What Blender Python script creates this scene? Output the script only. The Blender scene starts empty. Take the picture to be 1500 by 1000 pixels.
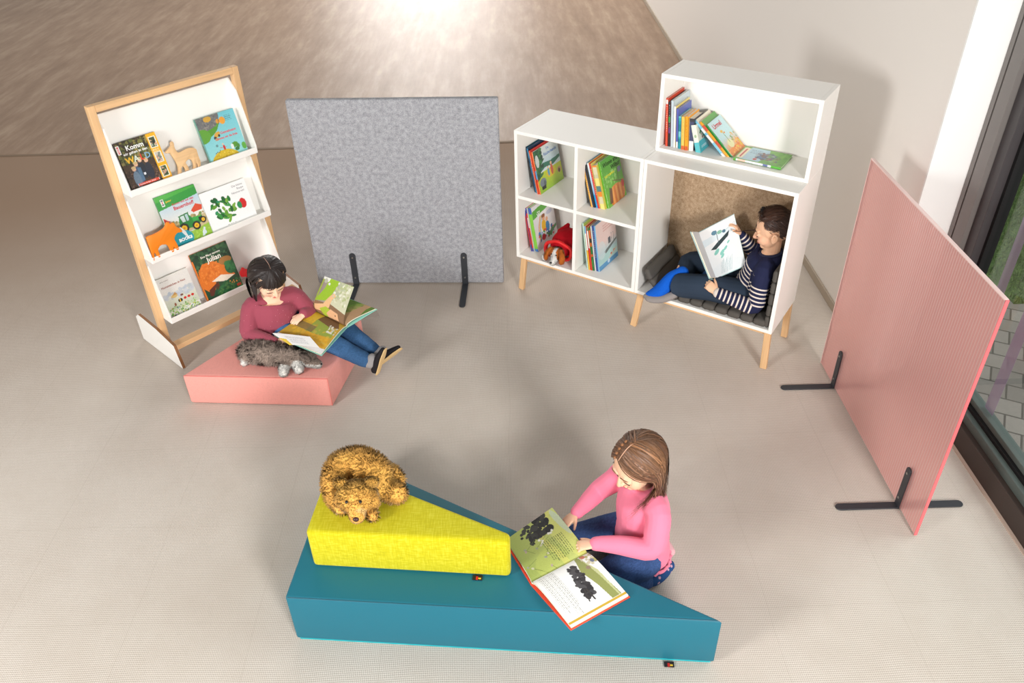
import bpy, bmesh, math, random
import numpy as np
from mathutils import Vector, Matrix

random.seed(7); RNG = np.random.default_rng(7)
scene = bpy.context.scene
COL = scene.collection
PI = math.pi

# ------------------------------------------------------------------ colour helpers
def lin(c):
    """sRGB (0-255 or hex string) -> linear RGB"""
    if isinstance(c, str):
        c = c.lstrip('#'); c = tuple(int(c[i:i+2], 16) for i in (0, 2, 4))
    out = []
    for v in c[:3]:
        v = v/255.0
        out.append(v/12.92 if v <= 0.04045 else ((v+0.055)/1.055)**2.4)
    return tuple(out)

# ------------------------------------------------------------------ materials
def nmat(name):
    m = bpy.data.materials.new(name); m.use_nodes = True
    nt = m.node_tree
    b = nt.nodes['Principled BSDF']
    return m, nt, b
def nd(nt, typ, **kw):
    n = nt.nodes.new(typ)
    for k, v in kw.items():
        if k.startswith('i_'):
            n.inputs[int(k[2:])].default_value = v
        else:
            setattr(n, k, v)
    return n
def mathn(nt, op, a, b=None, clamp=False):
    n = nt.nodes.new('ShaderNodeMath'); n.operation = op; n.use_clamp = clamp
    for i, v in enumerate((a, b)):
        if v is None: continue
        if isinstance(v, (int, float)): n.inputs[i].default_value = v
        else: nt.links.new(v, n.inputs[i])
    return n.outputs[0]
def mixc(nt, fac, a, b, mode='MIX'):
    n = nt.nodes.new('ShaderNodeMix'); n.data_type = 'RGBA'; n.blend_type = mode
    for sock, v in ((n.inputs[0], fac), (n.inputs[6], a), (n.inputs[7], b)):
        if isinstance(v, (int, float)): sock.default_value = v
        elif isinstance(v, tuple): sock.default_value = (*v[:3], 1)
        else: nt.links.new(v, sock)
    return n.outputs[2]
def bump(nt, b, height, strength=0.3, dist=0.002):
    n = nt.nodes.new('ShaderNodeBump'); n.inputs['Strength'].default_value = strength
    n.inputs['Distance'].default_value = dist
    nt.links.new(height, n.inputs['Height']); nt.links.new(n.outputs[0], b.inputs['Normal'])
def noise(nt, vec, scale, detail=3, rough=0.5):
    n = nt.nodes.new('ShaderNodeTexNoise'); n.inputs['Scale'].default_value = scale
    n.inputs['Detail'].default_value = detail; n.inputs['Roughness'].default_value = rough
    if vec is not None: nt.links.new(vec, n.inputs['Vector'])
    return n.outputs['Fac']
def coords(nt, scale=(1, 1, 1), rot=(0, 0, 0), kind='Object'):
    t = nt.nodes.new('ShaderNodeTexCoord'); m = nt.nodes.new('ShaderNodeMapping')
    m.inputs['Scale'].default_value = scale; m.inputs['Rotation'].default_value = rot
    nt.links.new(t.outputs[kind], m.inputs['Vector'])
    return m.outputs[0]
def ramp(nt, fac, stops):
    r = nt.nodes.new('ShaderNodeValToRGB'); cr = r.color_ramp
    while len(cr.elements) < len(stops): cr.elements.new(0.5)
    for e, (p, c) in zip(cr.elements, stops):
        e.position = p; e.color = (*c[:3], 1) if not isinstance(c, (int, float)) else (c, c, c, 1)
    nt.links.new(fac, r.inputs[0])
    return r.outputs[0]

MC = {}
def plain(name, col, rough=0.5, spec=0.5, metal=0.0, nscale=0, nstr=0.15, vary=0.0, coat=0):
    key = (name,)
    if key in MC: return MC[key]
    m, nt, b = nmat(name); c = lin(col)
    b.inputs['Base Color'].default_value = (*c, 1); b.inputs['Roughness'].default_value = rough
    b.inputs['Specular IOR Level'].default_value = spec; b.inputs['Metallic'].default_value = metal
    b.inputs['Coat Weight'].default_value = coat
    if nscale:
        v = coords(nt); f = noise(nt, v, nscale, 4, 0.6); bump(nt, b, f, nstr, 0.003)
        if vary:
            nt.links.new(mixc(nt, f, tuple(x*(1-vary) for x in c), tuple(min(1, x*(1+vary)) for x in c)), b.inputs['Base Color'])
    MC[key] = m; return m

def painted(name, rough=0.6, spec=0.3, fab=0.0, fabscale=500, sss=0.0, coat=0.0, sheen=0.0, nscale=0, nstr=0.2, soft=False):
    """material driven by the colour attribute of the mesh"""
    key = (name,)
    if key in MC: return MC[key]
    m, nt, b = nmat(name)
    a = nd(nt, 'ShaderNodeAttribute', attribute_name='Col')
    nt.links.new(a.outputs['Color'], b.inputs['Base Color'])
    b.inputs['Roughness'].default_value = rough; b.inputs['Specular IOR Level'].default_value = spec
    b.inputs['Coat Weight'].default_value = coat; b.inputs['Sheen Weight'].default_value = sheen
    if sss:
        b.inputs['Subsurface Weight'].default_value = sss
        b.inputs['Subsurface Radius'].default_value = (0.010, 0.004, 0.002)
        b.inputs['Subsurface Scale'].default_value = 0.6
    if soft:      # blades and locks shade like the body they grow on
        na = nd(nt, 'ShaderNodeAttribute', attribute_name='nrm')
        vt = nd(nt, 'ShaderNodeVectorTransform', vector_type='NORMAL', convert_from='OBJECT', convert_to='WORLD')
        nt.links.new(na.outputs['Vector'], vt.inputs[0]); nt.links.new(vt.outputs[0], b.inputs['Normal'])
    if fab:
        f = noise(nt, coords(nt), fabscale, 2, 0.5); bump(nt, b, f, fab, 0.002)
    elif nscale:
        f = noise(nt, coords(nt), nscale, 4, 0.6); bump(nt, b, f, nstr, 0.004)
    MC[key] = m; return m

def wood(name, base, axis=2, rough=0.45):
    key = (name, axis)
    if key in MC: return MC[key]
    m, nt, b = nmat(name + '_' + 'xyz'[axis]); c = lin(base)
    sc = [60, 60, 60]; sc[axis] = 2.5
    f = noise(nt, coords(nt, tuple(sc)), 1.0, 4, 0.6)
    sc2 = [9, 9, 9]; sc2[axis] = 0.8
    g = noise(nt, coords(nt, tuple(sc2)), 1.0, 2, 0.5)
    k = mathn(nt, 'ADD', mathn(nt, 'MULTIPLY', f, 0.6), mathn(nt, 'MULTIPLY', g, 0.4))
    nt.links.new(ramp(nt, k, [(0.3, tuple(x*0.80 for x in c)), (0.52, c), (0.75, tuple(min(1, x*1.12) for x in c))]), b.inputs['Base Color'])
    b.inputs['Roughness'].default_value = rough
    bump(nt, b, f, 0.06, 0.001)
    MC[key] = m; return m

# ------------------------------------------------------------------ mesh helpers
def merge(parts):
    V = []; F = []; n = 0
    for v, f in parts:
        v = np.asarray(v, float).reshape(-1, 3); V.append(v)
        F += [tuple(i+n for i in q) for q in f]; n += len(v)
    return np.concatenate(V), F
def xf(vf, M):
    v = np.asarray(vf[0], float); M = np.array(M)
    return v @ M[:3, :3].T + M[:3, 3], vf[1]
def new_mesh(name, V, F, col=None, attr=None, smooth=False, normals=None):
    me = bpy.data.meshes.new(name)
    me.from_pydata([tuple(p) for p in np.asarray(V, float).tolist()], [], F)
    if smooth: me.polygons.foreach_set('use_smooth', [True]*len(me.polygons))
    if col is not None:
        col = np.asarray(col, float)
        if col.ndim == 1: col = np.tile(col, (len(V), 1))
        a = me.attributes.new('Col', 'FLOAT_COLOR', 'POINT')
        c4 = np.ones((len(V), 4)); c4[:, :3] = col
        a.data.foreach_set('color', c4.ravel())
    for k, arr in (attr or {}).items():
        a = me.attributes.new(k, 'FLOAT', 'POINT'); a.data.foreach_set('value', np.asarray(arr, float))
    if normals is not None:
        a = me.attributes.new('nrm', 'FLOAT_VECTOR', 'POINT'); a.data.foreach_set('vector', np.asarray(normals, float).ravel())
    me.update()
    return me
FR = {}     # frame (world matrix) of every object built here
def thing(name, label, cat, M=None, group=None):
    o = bpy.data.objects.new(name, None); COL.objects.link(o); o.empty_display_size = 0.05
    M = Matrix.Identity(4) if M is None else (Matrix.Translation(M) if not isinstance(M, Matrix) else M)
    o.matrix_world = M; FR[o] = M
    o['label'] = label; o['category'] = cat
    if group: o['group'] = group
    return o
def obj(name, vf, mat, parent=None, world=False, smooth=False, col=None, attr=None, M=None, normals=None, label=None, autosmooth=None):
    """one mesh object; vertices are in the parent's frame unless world=True"""
    V, F = vf; V = np.asarray(V, float)
    fr = FR.get(parent, Matrix.Identity(4)) if parent is not None else (M if M is not None else Matrix.Identity(4))
    if world:
        inv = fr.inverted(); V = V @ np.array(inv)[:3, :3].T + np.array(inv)[:3, 3]
        if normals is not None: normals = np.asarray(normals) @ np.array(inv)[:3, :3].T
    me = new_mesh(name, V, F, col, attr, smooth, normals)
    if autosmooth:
        me.polygons.foreach_set('use_smooth', [True]*len(me.polygons)); me.set_sharp_from_angle(angle=math.radians(autosmooth))
    o = bpy.data.objects.new(name, me); COL.objects.link(o)
    for mm in (mat if isinstance(mat, (list, tuple)) else [mat]): me.materials.append(mm)
    if parent is not None: o.parent = parent
    elif M is not None: o.matrix_world = M
    FR[o] = fr
    if label: o['label'] = label
    return o
def tag(o, label, cat, group=None):
    o['label'] = label; o['category'] = cat
    if group: o['group'] = group
    return o
def struct(name, vf, mat, **kw):
    o = obj(name, vf, mat, **kw)
    if kw.get('parent') is None: o['kind'] = 'structure'
    return o

def bm_vf(bm):
    bm.verts.ensure_lookup_table(); bm.verts.index_update()
    V = np.array([v.co[:] for v in bm.verts]); F = [tuple(v.index for v in f.verts) for f in bm.faces]; bm.free()
    return V, F
def box(x0, x1, y0, y1, z0, z1, bev=0.0, seg=2):
    bm = bmesh.new(); bmesh.ops.create_cube(bm, size=1)
    for v in bm.verts:
        v.co = Vector((x0+(v.co.x+.5)*(x1-x0), y0+(v.co.y+.5)*(y1-y0), z0+(v.co.z+.5)*(z1-z0)))
    if bev > 0:
        bmesh.ops.bevel(bm, geom=bm.edges[:], offset=bev, segments=seg, affect='EDGES', profile=0.5)
    return bm_vf(bm)
def bar(p, q, w, h, up=(0, 0, 1), bev=0.003):
    """rectangular bar from p to q"""
    p = Vector(p); q = Vector(q); L = (q-p).length
    z = (q-p).normalized(); y = Vector(up)
    if abs(z.dot(y)) > 0.99: y = Vector((0, 1, 0))
    x = y.cross(z).normalized(); y = z.cross(x)
    M = Matrix((x, y, z)).transposed().to_4x4(); M.translation = p
    return xf(box(-w/2, w/2, -h/2, h/2, 0, L, bev), M)
def prism(poly, z0, z1, bev=0.0, seg=2):
    """extrude a CCW xy polygon"""
    bm = bmesh.new()
    vs = [bm.verts.new((x, y, z0)) for x, y in poly]
    f = bm.faces.new(vs)
    r = bmesh.ops.extrude_face_region(bm, geom=[f])
    for v in r['geom']:
        if isinstance(v, bmesh.types.BMVert): v.co.z = z1
    bmesh.ops.recalc_face_normals(bm, faces=bm.faces[:])
    if bev > 0:
        bmesh.ops.bevel(bm, geom=bm.edges[:], offset=bev, segments=seg, affect='EDGES', profile=0.5)
    return bm_vf(bm)
def grid(fn, nu, nv):
    """fn(u,v)->(3) vectorised on arrays; returns (nu+1)*(nv+1) vertices, row-major in v"""
    u, v = np.meshgrid(np.linspace(0, 1, nu+1), np.linspace(0, 1, nv+1))
    P = fn(u.ravel(), v.ravel())
    F = []
    w = nu+1
    for j in range(nv):
        for i in range(nu):
            a = j*w+i; F.append((a, a+1, a+w+1, a+w))
    return P, F
def frames(pts, up=None):
    P = np.asarray(pts, float); n = len(P)
    T = np.zeros_like(P)
    T[1:-1] = P[2:]-P[:-2]; T[0] = P[1]-P[0]; T[-1] = P[-1]-P[-2]
    T /= np.linalg.norm(T, axis=1)[:, None]+1e-12
    X = np.zeros_like(P); Y = np.zeros_like(P)
    ref = np.array(up if up is not None else (0.0, 0.0, 1.0))
    if up is None and abs(T[0] @ ref) > 0.9: ref = np.array((1.0, 0, 0))
    x = np.cross(ref, T[0]); x /= np.linalg.norm(x)+1e-12
    for i in range(n):
        if up is not None:
            x = np.cross(ref, T[i]); x /= np.linalg.norm(x)+1e-12
        else:
            x = x - T[i]*(x @ T[i]); x /= np.linalg.norm(x)+1e-12
        X[i] = x; Y[i] = np.cross(T[i], x)
    return P, T, X, Y
def loft(pts, rad, n=16, caps=True, up=None):
    """tube with per-point radius r or (rx,ry); rounded ends when caps"""
    R = np.array([(r, r) if np.isscalar(r) else r for r in rad], float)
    P, T, X, Y = frames(pts, up)
    rings = []
    if caps:
        for a in (80, 55, 28):
            s = math.sin(math.radians(a)); c = math.cos(math.radians(a))
            rings.append((P[0]-T[0]*min(R[0])*s, R[0]*c, X[0], Y[0]))
    for i in range(len(P)): rings.append((P[i], R[i], X[i], Y[i]))
    if caps:
        for a in (28, 55, 80):
            s = math.sin(math.radians(a)); c = math.cos(math.radians(a))
            rings.append((P[-1]+T[-1]*min(R[-1])*s, R[-1]*c, X[-1], Y[-1]))
    ang = np.linspace(0, 2*PI, n, endpoint=False)
    V = np.concatenate([p + np.outer(np.cos(ang)*r[0], x) + np.outer(np.sin(ang)*r[1], y) for p, r, x, y in rings])
    F = []
    for k in range(len(rings)-1):
        for i in range(n):
            j = (i+1) % n
            F.append((k*n+i, k*n+j, (k+1)*n+j, (k+1)*n+i))
    F.append(tuple(range(n))[::-1]); F.append(tuple((len(rings)-1)*n+i for i in range(n)))
    return V, F
def smoothpath(pts, rad, k=4):
    """Catmull-Rom resample"""
    P = np.asarray(pts, float); R = np.array([(r, r) if np.isscalar(r) else r for r in rad], float)
    A = np.concatenate([P, R], 1)
    A = np.concatenate([[2*A[0]-A[1]], A, [2*A[-1]-A[-2]]])
    out = []
    for i in range(1, len(A)-2):
        for t in np.linspace(0, 1, k, endpoint=False):
            p0, p1, p2, p3 = A[i-1:i+3]
            out.append(0.5*((2*p1)+(-p0+p2)*t+(2*p0-5*p1+4*p2-p3)*t*t+(-p0+3*p1-3*p2+p3)*t**3))
    out.append(A[-2]); out = np.array(out)
    return out[:, :3], [tuple(r) for r in np.maximum(out[:, 3:], 1e-4)]
def limb(pts, rad, n=16, k=4):
    p, r = smoothpath(pts, rad, k); return loft(p, r, n)
def ell(c, r, rot=None, seg=20, rings=14):
    bm = bmesh.new(); bmesh.ops.create_uvsphere(bm, u_segments=seg, v_segments=rings, radius=1)
    V, F = bm_vf(bm); r = (r, r, r) if np.isscalar(r) else r
    V = V*np.array(r)
    if rot is not None: V = V @ np.array(rot)[:3, :3].T
    return V+np.array(c), F
def remesh(parts, voxel=0.004, smooth=3, fac=0.5):
    """fuse closed shapes into one continuous surface"""
    V, F = merge(parts)
    me = bpy.data.meshes.new('t'); me.from_pydata(V.tolist(), [], F); me.update()
    o = bpy.data.objects.new('t', me); COL.objects.link(o)
    m = o.modifiers.new('r', 'REMESH'); m.mode = 'VOXEL'; m.voxel_size = voxel; m.adaptivity = 0
    if smooth:
        s = o.modifiers.new('s', 'SMOOTH'); s.iterations = smooth; s.factor = fac
    dg = bpy.context.evaluated_depsgraph_get(); dg.update()
    e = o.evaluated_get(dg); m2 = bpy.data.meshes.new_from_object(e)
    n = len(m2.vertices); co = np.empty(n*3); m2.vertices.foreach_get('co', co)
    F2 = [tuple(p.vertices) for p in m2.polygons]
    bpy.data.objects.remove(o); bpy.data.meshes.remove(me); bpy.data.meshes.remove(m2)
    return co.reshape(-1, 3), F2
def vnormals(V, F):
    V = np.asarray(V); N = np.zeros_like(V)
    by = {}
    for f in F: by.setdefault(len(f), []).append(f)
    for k, fs in by.items():
        fs = np.array(fs); a = V[fs[:, 0]]; b = V[fs[:, 1]]; c = V[fs[:, 2]]
        n = np.cross(b-a, c-a)
        if k >= 4: n = n + np.cross(c-a, V[fs[:, 3]]-a)
        for i in range(k): np.add.at(N, fs[:, i], n)
    return N/(np.linalg.norm(N, axis=1)[:, None]+1e-12)
def vnoise(P, scale, seed=0):
    """cheap smooth vector-free value noise (sum of sines)"""
    r = np.random.default_rng(seed); out = np.zeros(len(P))
    for k in range(6):
        d = r.normal(size=3); d /= np.linalg.norm(d)
        out += np.sin((P @ d)*scale*(0.6+0.25*k)+r.uniform(0, 6.28))/(1+0.3*k)
    return out/3.0
def segt(P, a, b):
    a = np.asarray(a, float); b = np.asarray(b, float); d = b-a
    t = np.clip((P-a) @ d/(d @ d), 0, 1); return t, np.linalg.norm(P-(a+t[:, None]*d), axis=1)

# ------------------------------------------------------------------ lettering
_txt = {}
def text_vf(s, size=0.02, align='LEFT', bold=0.0, spacing=1.0):
    c = bpy.data.curves.new('t', 'FONT'); c.body = s; c.size = size; c.align_x = align; c.offset = bold
    c.space_character = spacing; c.space_line = 0.95; c.resolution_u = 2
    o = bpy.data.objects.new('t', c); COL.objects.link(o)
    dg = bpy.context.evaluated_depsgraph_get(); dg.update()
    me = bpy.data.meshes.new_from_object(o.evaluated_get(dg))
    n = len(me.vertices); co = np.empty(n*3); me.vertices.foreach_get('co', co)
    F = [tuple(p.vertices) for p in me.polygons]
    bpy.data.objects.remove(o); bpy.data.curves.remove(c); bpy.data.meshes.remove(me)
    return co.reshape(-1, 3), F

# ------------------------------------------------------------------ canvas: colours painted on a fine vertex grid
class Canvas:
    def __init__(s, w, h, nx, bg):
        s.w, s.h, s.nx = w, h, nx; s.ny = max(4, int(round(nx*h/w)))
        s.X, s.Y = np.meshgrid(np.linspace(0, 1, s.nx+1), np.linspace(0, 1, s.ny+1))
        s.C = np.empty((s.ny+1, s.nx+1, 3)); s.C[:] = lin(bg); s.a = h/w
    def put(s, m, col, op=1.0):
        s.C[m] = s.C[m]*(1-op)+np.array(lin(col))*op
    def vgrad(s, c0, c1, y0=0, y1=1):
        m = (s.Y >= y0) & (s.Y <= y1); t = ((s.Y-y0)/(y1-y0+1e-9))[..., None]
        g = np.array(lin(c0))*(1-t)+np.array(lin(c1))*t; s.C[m] = g[m]
    def ell(s, cx, cy, rx, ry=None, col='000000', rot=0, op=1.0):
        ry = rx if ry is None else ry
        dx = s.X-cx; dy = (s.Y-cy)*s.a; c, q = math.cos(rot), math.sin(rot)
        m = ((dx*c+dy*q)/rx)**2+((-dx*q+dy*c)/(ry*1.0))**2 <= 1; s.put(m, col, op)
    def poly(s, pts, col, op=1.0):
        m = np.zeros(s.X.shape, bool); n = len(pts)
        for i in range(n):
            (x0, y0), (x1, y1) = pts[i], pts[(i+1) % n]
            if y0 == y1: continue
            c = ((y0 > s.Y) != (y1 > s.Y)) & (s.X < (x1-x0)*(s.Y-y0)/(y1-y0)+x0); m ^= c
        s.put(m, col, op)
    def rect(s, x0, x1, y0, y1, col, op=1.0):
        s.put((s.X >= x0) & (s.X <= x1) & (s.Y >= y0) & (s.Y <= y1), col, op)
    def line(s, pts, w, col, op=1.0):
        for (x0, y0), (x1, y1) in zip(pts[:-1], pts[1:]):
            dx, dy = x1-x0, (y1-y0)*s.a; L = dx*dx+dy*dy+1e-12
            t = np.clip(((s.X-x0)*dx+(s.Y-y0)*s.a*dy)/L, 0, 1)
            d = np.hypot(s.X-x0-t*dx, (s.Y-y0)*s.a-t*dy); s.put(d <= w/2, col, op)
    def spots(s, n, x0, x1, y0, y1, cols, r0=0.01, r1=0.03, seed=0, op=1.0):
        r = random.Random(seed)
        for _ in range(n):
            s.ell(r.uniform(x0, x1), r.uniform(y0, y1), r.uniform(r0, r1), r.uniform(r0, r1), r.choice(cols), r.uniform(0, 3), op)
    def textlines(s, x0, x1, y0, y1, n, col='555555', op=0.65, rag=0.15, seed=0):
        r = random.Random(seed); h = (y1-y0)/n
        for k in range(n):
            y = y1-(k+0.5)*h; x = x0; xe = x1-r.random()*rag*(x1-x0)
            while x < xe:
                L = r.uniform(0.02, 0.06); s.rect(x, min(x+L, xe), y-h*0.22, y+h*0.22, col, op); x += L+0.012
    def grain(s, amp=0.06, seed=0):
        r = np.random.default_rng(seed); s.C *= (1+amp*r.normal(size=s.C.shape[:2]))[..., None]; s.C = np.clip(s.C, 0, 1)
    def mesh(s, fn):
        """fn(X,Y)->(n,3) position of the canvas; returns VF, colours"""
        P, F = grid(fn, s.nx, s.ny); return (P, F), s.C.reshape(-1, 3)
# =================================================================== CAMERA, LIGHT, WORLD
cam_d = bpy.data.cameras.new('camera'); cam = bpy.data.objects.new('camera', cam_d); COL.objects.link(cam); scene.camera = cam
cam_d.sensor_width = 36; cam_d.lens = 1192.34/1500*36; cam_d.clip_end = 200
pit, rol = 0.6214124, -0.0275104
cp, sp = math.cos(pit), math.sin(pit); cr, sr = math.cos(rol), math.sin(rol)
fw = Vector((0, cp, -sp)); rt = Vector((1, 0, 0)); upv = Vector((0, sp, cp))
r2 = rt*cr+upv*sr; u2 = -rt*sr+upv*cr
Mc = Matrix((r2, u2, -fw)).transposed().to_4x4(); Mc.translation = (0, 0, 2.72); cam.matrix_world = Mc

def area(name, loc, target, size, power, col=(1, 1, 1), sy=None):
    l = bpy.data.lights.new(name, 'AREA'); l.energy = power; l.color = col; l.size = size
    if sy: l.shape = 'RECTANGLE'; l.size_y = sy
    o = bpy.data.objects.new(name, l); COL.objects.link(o); o.location = loc
    o.rotation_euler = (Vector(target)-Vector(loc)).to_track_quat('-Z', 'Y').to_euler()
    return o
area('flash_right', (2.1, -2.8, 2.55), (0.2, 3.2, 0.5), 1.1, 325, (1.0, 0.985, 0.965))
area('flash_left', (-3.8, -0.6, 2.35), (0.9, 3.9, 0.5), 1.1, 172, (1.0, 0.985, 0.965))
area('outdoor_daylight', (5.2, 3.2, 4.5), (4.0, 3.2, 0.0), 3.0, 200, (0.95, 0.98, 1.0))
area('far_fill_light', (-1.0, 12.5, 5.5), (-0.5, 11.5, 0.0), 6.0, 400, (1.0, 0.98, 0.95))  # added fill, out of view, to brighten the far floor and wall
area('far_daylight', (-2.4, 27.0, 3.0), (-1.6, 12.8, 0.0), 4.5, 760, (1.0, 0.98, 0.95), 1.6)
w = bpy.data.worlds.new('world'); scene.world = w; w.use_nodes = True
wt = w.node_tree; bg = wt.nodes['Background']
wg = nd(wt, 'ShaderNodeNewGeometry'); ws = nd(wt, 'ShaderNodeSeparateXYZ'); wt.links.new(wg.outputs['Incoming'], ws.inputs[0])
wz = mathn(wt, 'ABSOLUTE', ws.outputs[2])                                  # dim ceiling, brighter walls around
wt.links.new(ramp(wt, wz, [(0.0, (0.62, 0.60, 0.57)), (0.45, (0.40, 0.385, 0.365)), (1.0, (0.17, 0.163, 0.155))]), bg.inputs[0])
bg.inputs[1].default_value = 1.0
scene.view_settings.view_transform = 'Standard'
scene.view_settings.exposure = 0.0

# =================================================================== MATERIALS OF THE ROOM
def carpet_mat():
    m, nt, b = nmat('carpet'); tc = nd(nt, 'ShaderNodeTexCoord'); P = tc.outputs['Object']
    sep = nd(nt, 'ShaderNodeSeparateXYZ'); nt.links.new(P, sep.inputs[0])
    X, Y = sep.outputs[0], sep.outputs[1]
    # warp the weave a little
    wn = noise(nt, P, 1.3, 2); wx = mathn(nt, 'ADD', X, mathn(nt, 'MULTIPLY', wn, 0.05)); wy = mathn(nt, 'ADD', Y, mathn(nt, 'MULTIPLY', wn, 0.06))
    k = 2*PI/0.0070
    sx = mathn(nt, 'SINE', mathn(nt, 'MULTIPLY', wx, k)); sy = mathn(nt, 'SINE', mathn(nt, 'MULTIPLY', wy, k*0.8))
    weave = mathn(nt, 'MULTIPLY', mathn(nt, 'ADD', sx, sy), 0.25)          # -0.5..0.5
    fine = noise(nt, P, 260, 2, 0.6); mid = noise(nt, P, 3.2, 5, 0.65); big = noise(nt, P, 0.55, 3, 0.5)
    t = mathn(nt, 'ADD', mathn(nt, 'MULTIPLY', weave, 0.50), 0.5)
    t = mathn(nt, 'ADD', t, mathn(nt, 'MULTIPLY', mathn(nt, 'SUBTRACT', fine, 0.5), 0.35))
    near = ramp(nt, t, [(0.22, lin((172, 160, 148))), (0.55, lin((214, 205, 195))), (0.85, lin((234, 227, 218)))])
    dirt = mathn(nt, 'ADD', mathn(nt, 'MULTIPLY', mid, 0.5), mathn(nt, 'MULTIPLY', big, 0.5))
    near = mixc(nt, ramp(nt, dirt, [(0.38, 0.0), (0.66, 0.30)]), near, lin((172, 155, 138)))
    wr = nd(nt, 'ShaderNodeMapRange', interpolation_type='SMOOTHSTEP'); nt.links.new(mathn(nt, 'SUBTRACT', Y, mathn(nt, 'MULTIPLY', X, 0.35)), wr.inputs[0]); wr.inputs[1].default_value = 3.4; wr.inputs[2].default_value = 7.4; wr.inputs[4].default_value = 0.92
    near = mixc(nt, wr.outputs[0], near, lin((148, 121, 98)))          # light falloff painted in: carpet colour turns darker and browner towards the back left
    # faint tile joints half a metre apart
    fx = mathn(nt, 'ABSOLUTE', mathn(nt, 'SUBTRACT', mathn(nt, 'FRACT', mathn(nt, 'DIVIDE', mathn(nt, 'ADD', wx, 20), 0.5)), 0.5))
    fy = mathn(nt, 'ABSOLUTE', mathn(nt, 'SUBTRACT', mathn(nt, 'FRACT', mathn(nt, 'DIVIDE', mathn(nt, 'ADD', wy, 20), 0.5)), 0.5))
    jt = mathn(nt, 'GREATER_THAN', mathn(nt, 'MAXIMUM', fx, fy), 0.496)
    near = mixc(nt, mathn(nt, 'MULTIPLY', jt, 0.10), near, lin((140, 124, 106)))
    # far strip: worn, streaky, browner
    mp = nd(nt, 'ShaderNodeMapping'); nt.links.new(P, mp.inputs[0]); mp.inputs['Scale'].default_value = (5.0, 0.55, 1); mp.inputs['Rotation'].default_value = (0, 0, 0.35)
    st = noise(nt, mp.outputs[0], 1.6, 6, 0.7)
    mp2 = nd(nt, 'ShaderNodeMapping'); nt.links.new(P, mp2.inputs[0]); mp2.inputs['Scale'].default_value = (6.0, 1.4, 1); mp2.inputs['Rotation'].default_value = (0, 0, -0.25)
    st2 = noise(nt, mp2.outputs[0], 1.1, 5, 0.7)
    s = mathn(nt, 'ADD', mathn(nt, 'MULTIPLY', st, 0.55), mathn(nt, 'MULTIPLY', st2, 0.45))
    br = nd(nt, 'ShaderNodeTexBrick'); nt.links.new(P, br.inputs[0]); br.inputs['Scale'].default_value = 1.0
    br.inputs['Brick Width'].default_value = 0.42; br.inputs['Row Height'].default_value = 0.42; br.inputs['Mortar Size'].default_value = 0.003
    br.inputs['Color1'].default_value = (0.45, 0.45, 0.45, 1); br.inputs['Color2'].default_value = (0.56, 0.56, 0.56, 1); br.inputs['Mortar'].default_value = (0.38, 0.38, 0.38, 1)
    s = mathn(nt, 'ADD', mathn(nt, 'MULTIPLY', s, 0.75), mathn(nt, 'MULTIPLY', br.outputs[0], 0.25))
    far = ramp(nt, s, [(0.30, lin((116, 90, 70))), (0.50, lin((152, 126, 104))), (0.72, lin((190, 168, 146)))])
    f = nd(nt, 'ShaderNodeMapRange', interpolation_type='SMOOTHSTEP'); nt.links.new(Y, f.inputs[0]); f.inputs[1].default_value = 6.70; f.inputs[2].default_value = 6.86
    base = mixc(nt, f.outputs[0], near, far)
    # base colour already holds the painted falloff of light towards the left
    nt.links.new(base, b.inputs['Base Color'])
    rr = nd(nt, 'ShaderNodeMapRange'); nt.links.new(f.outputs[0], rr.inputs[0]); rr.inputs[3].default_value = 0.9; rr.inputs[4].default_value = 0.42
    nt.links.new(rr.outputs[0], b.inputs['Roughness'])
    b.inputs['Specular IOR Level'].default_value = 0.35
    bump(nt, b, mathn(nt, 'ADD', weave, fine), 0.35, 0.002)
    return m
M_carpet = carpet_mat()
M_wall = plain('wall_plaster', (243, 238, 232), 0.85, 0.2, nscale=90, nstr=0.05)
M_white = plain('white_lacquer', (246, 244, 239), 0.42, 0.4, nscale=240, nstr=0.02)
M_reveal = plain('white_paint', (250, 250, 248), 0.6, 0.3)
M_beech = {a: wood('beech', (226, 184, 136), a) for a in (0, 1, 2)}
M_edge = wood('brown_plywood_edge', (150, 104, 66), 1)
M_frame = plain('anthracite_aluminium', (66, 62, 64), 0.4, 0.5, nscale=400, nstr=0.03)
M_frame2 = plain('grey_aluminium', (120, 115, 112), 0.4, 0.5)
M_rail = plain('brown_sill_profile', (62, 52, 47), 0.5, 0.4)
M_sash = plain('green_grey_sash', (86, 98, 94), 0.45, 0.4)
M_black = plain('black_rubber', (22, 22, 23), 0.6, 0.3)
M_steel = plain('black_powder_coated_steel', (50, 53, 58), 0.45, 0.5, nscale=500, nstr=0.03)
M_screw = plain('zinc_screw', (190, 188, 182), 0.3, 0.6, metal=0.9)

# =================================================================== ROOM
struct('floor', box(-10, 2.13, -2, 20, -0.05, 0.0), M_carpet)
struct('wall_right', box(1.92, 2.16, 3.45, 20, -0.05, 3.6), M_wall)
struct('trim_1', box(1.9195, 2.104, 3.438, 3.4499, 0.0, 3.6), M_reveal)         # white window reveal
struct('baseboard_right', box(1.908, 1.9195, 3.44, 20, 0.0, 0.055, 0.002, 1), plain('grey_baseboard', (178, 164, 146), 0.6))
struct('trim_2', box(-10, 1.905, 6.765, 6.80, 0.0, 0.004), plain('carpet_joint', (128, 108, 88), 0.8))
struct('trim_3', box(2.085, 2.10, -1, 3.43, 0.0, 0.006), plain('pale_carpet_edge', (196, 176, 160), 0.8))
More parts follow.
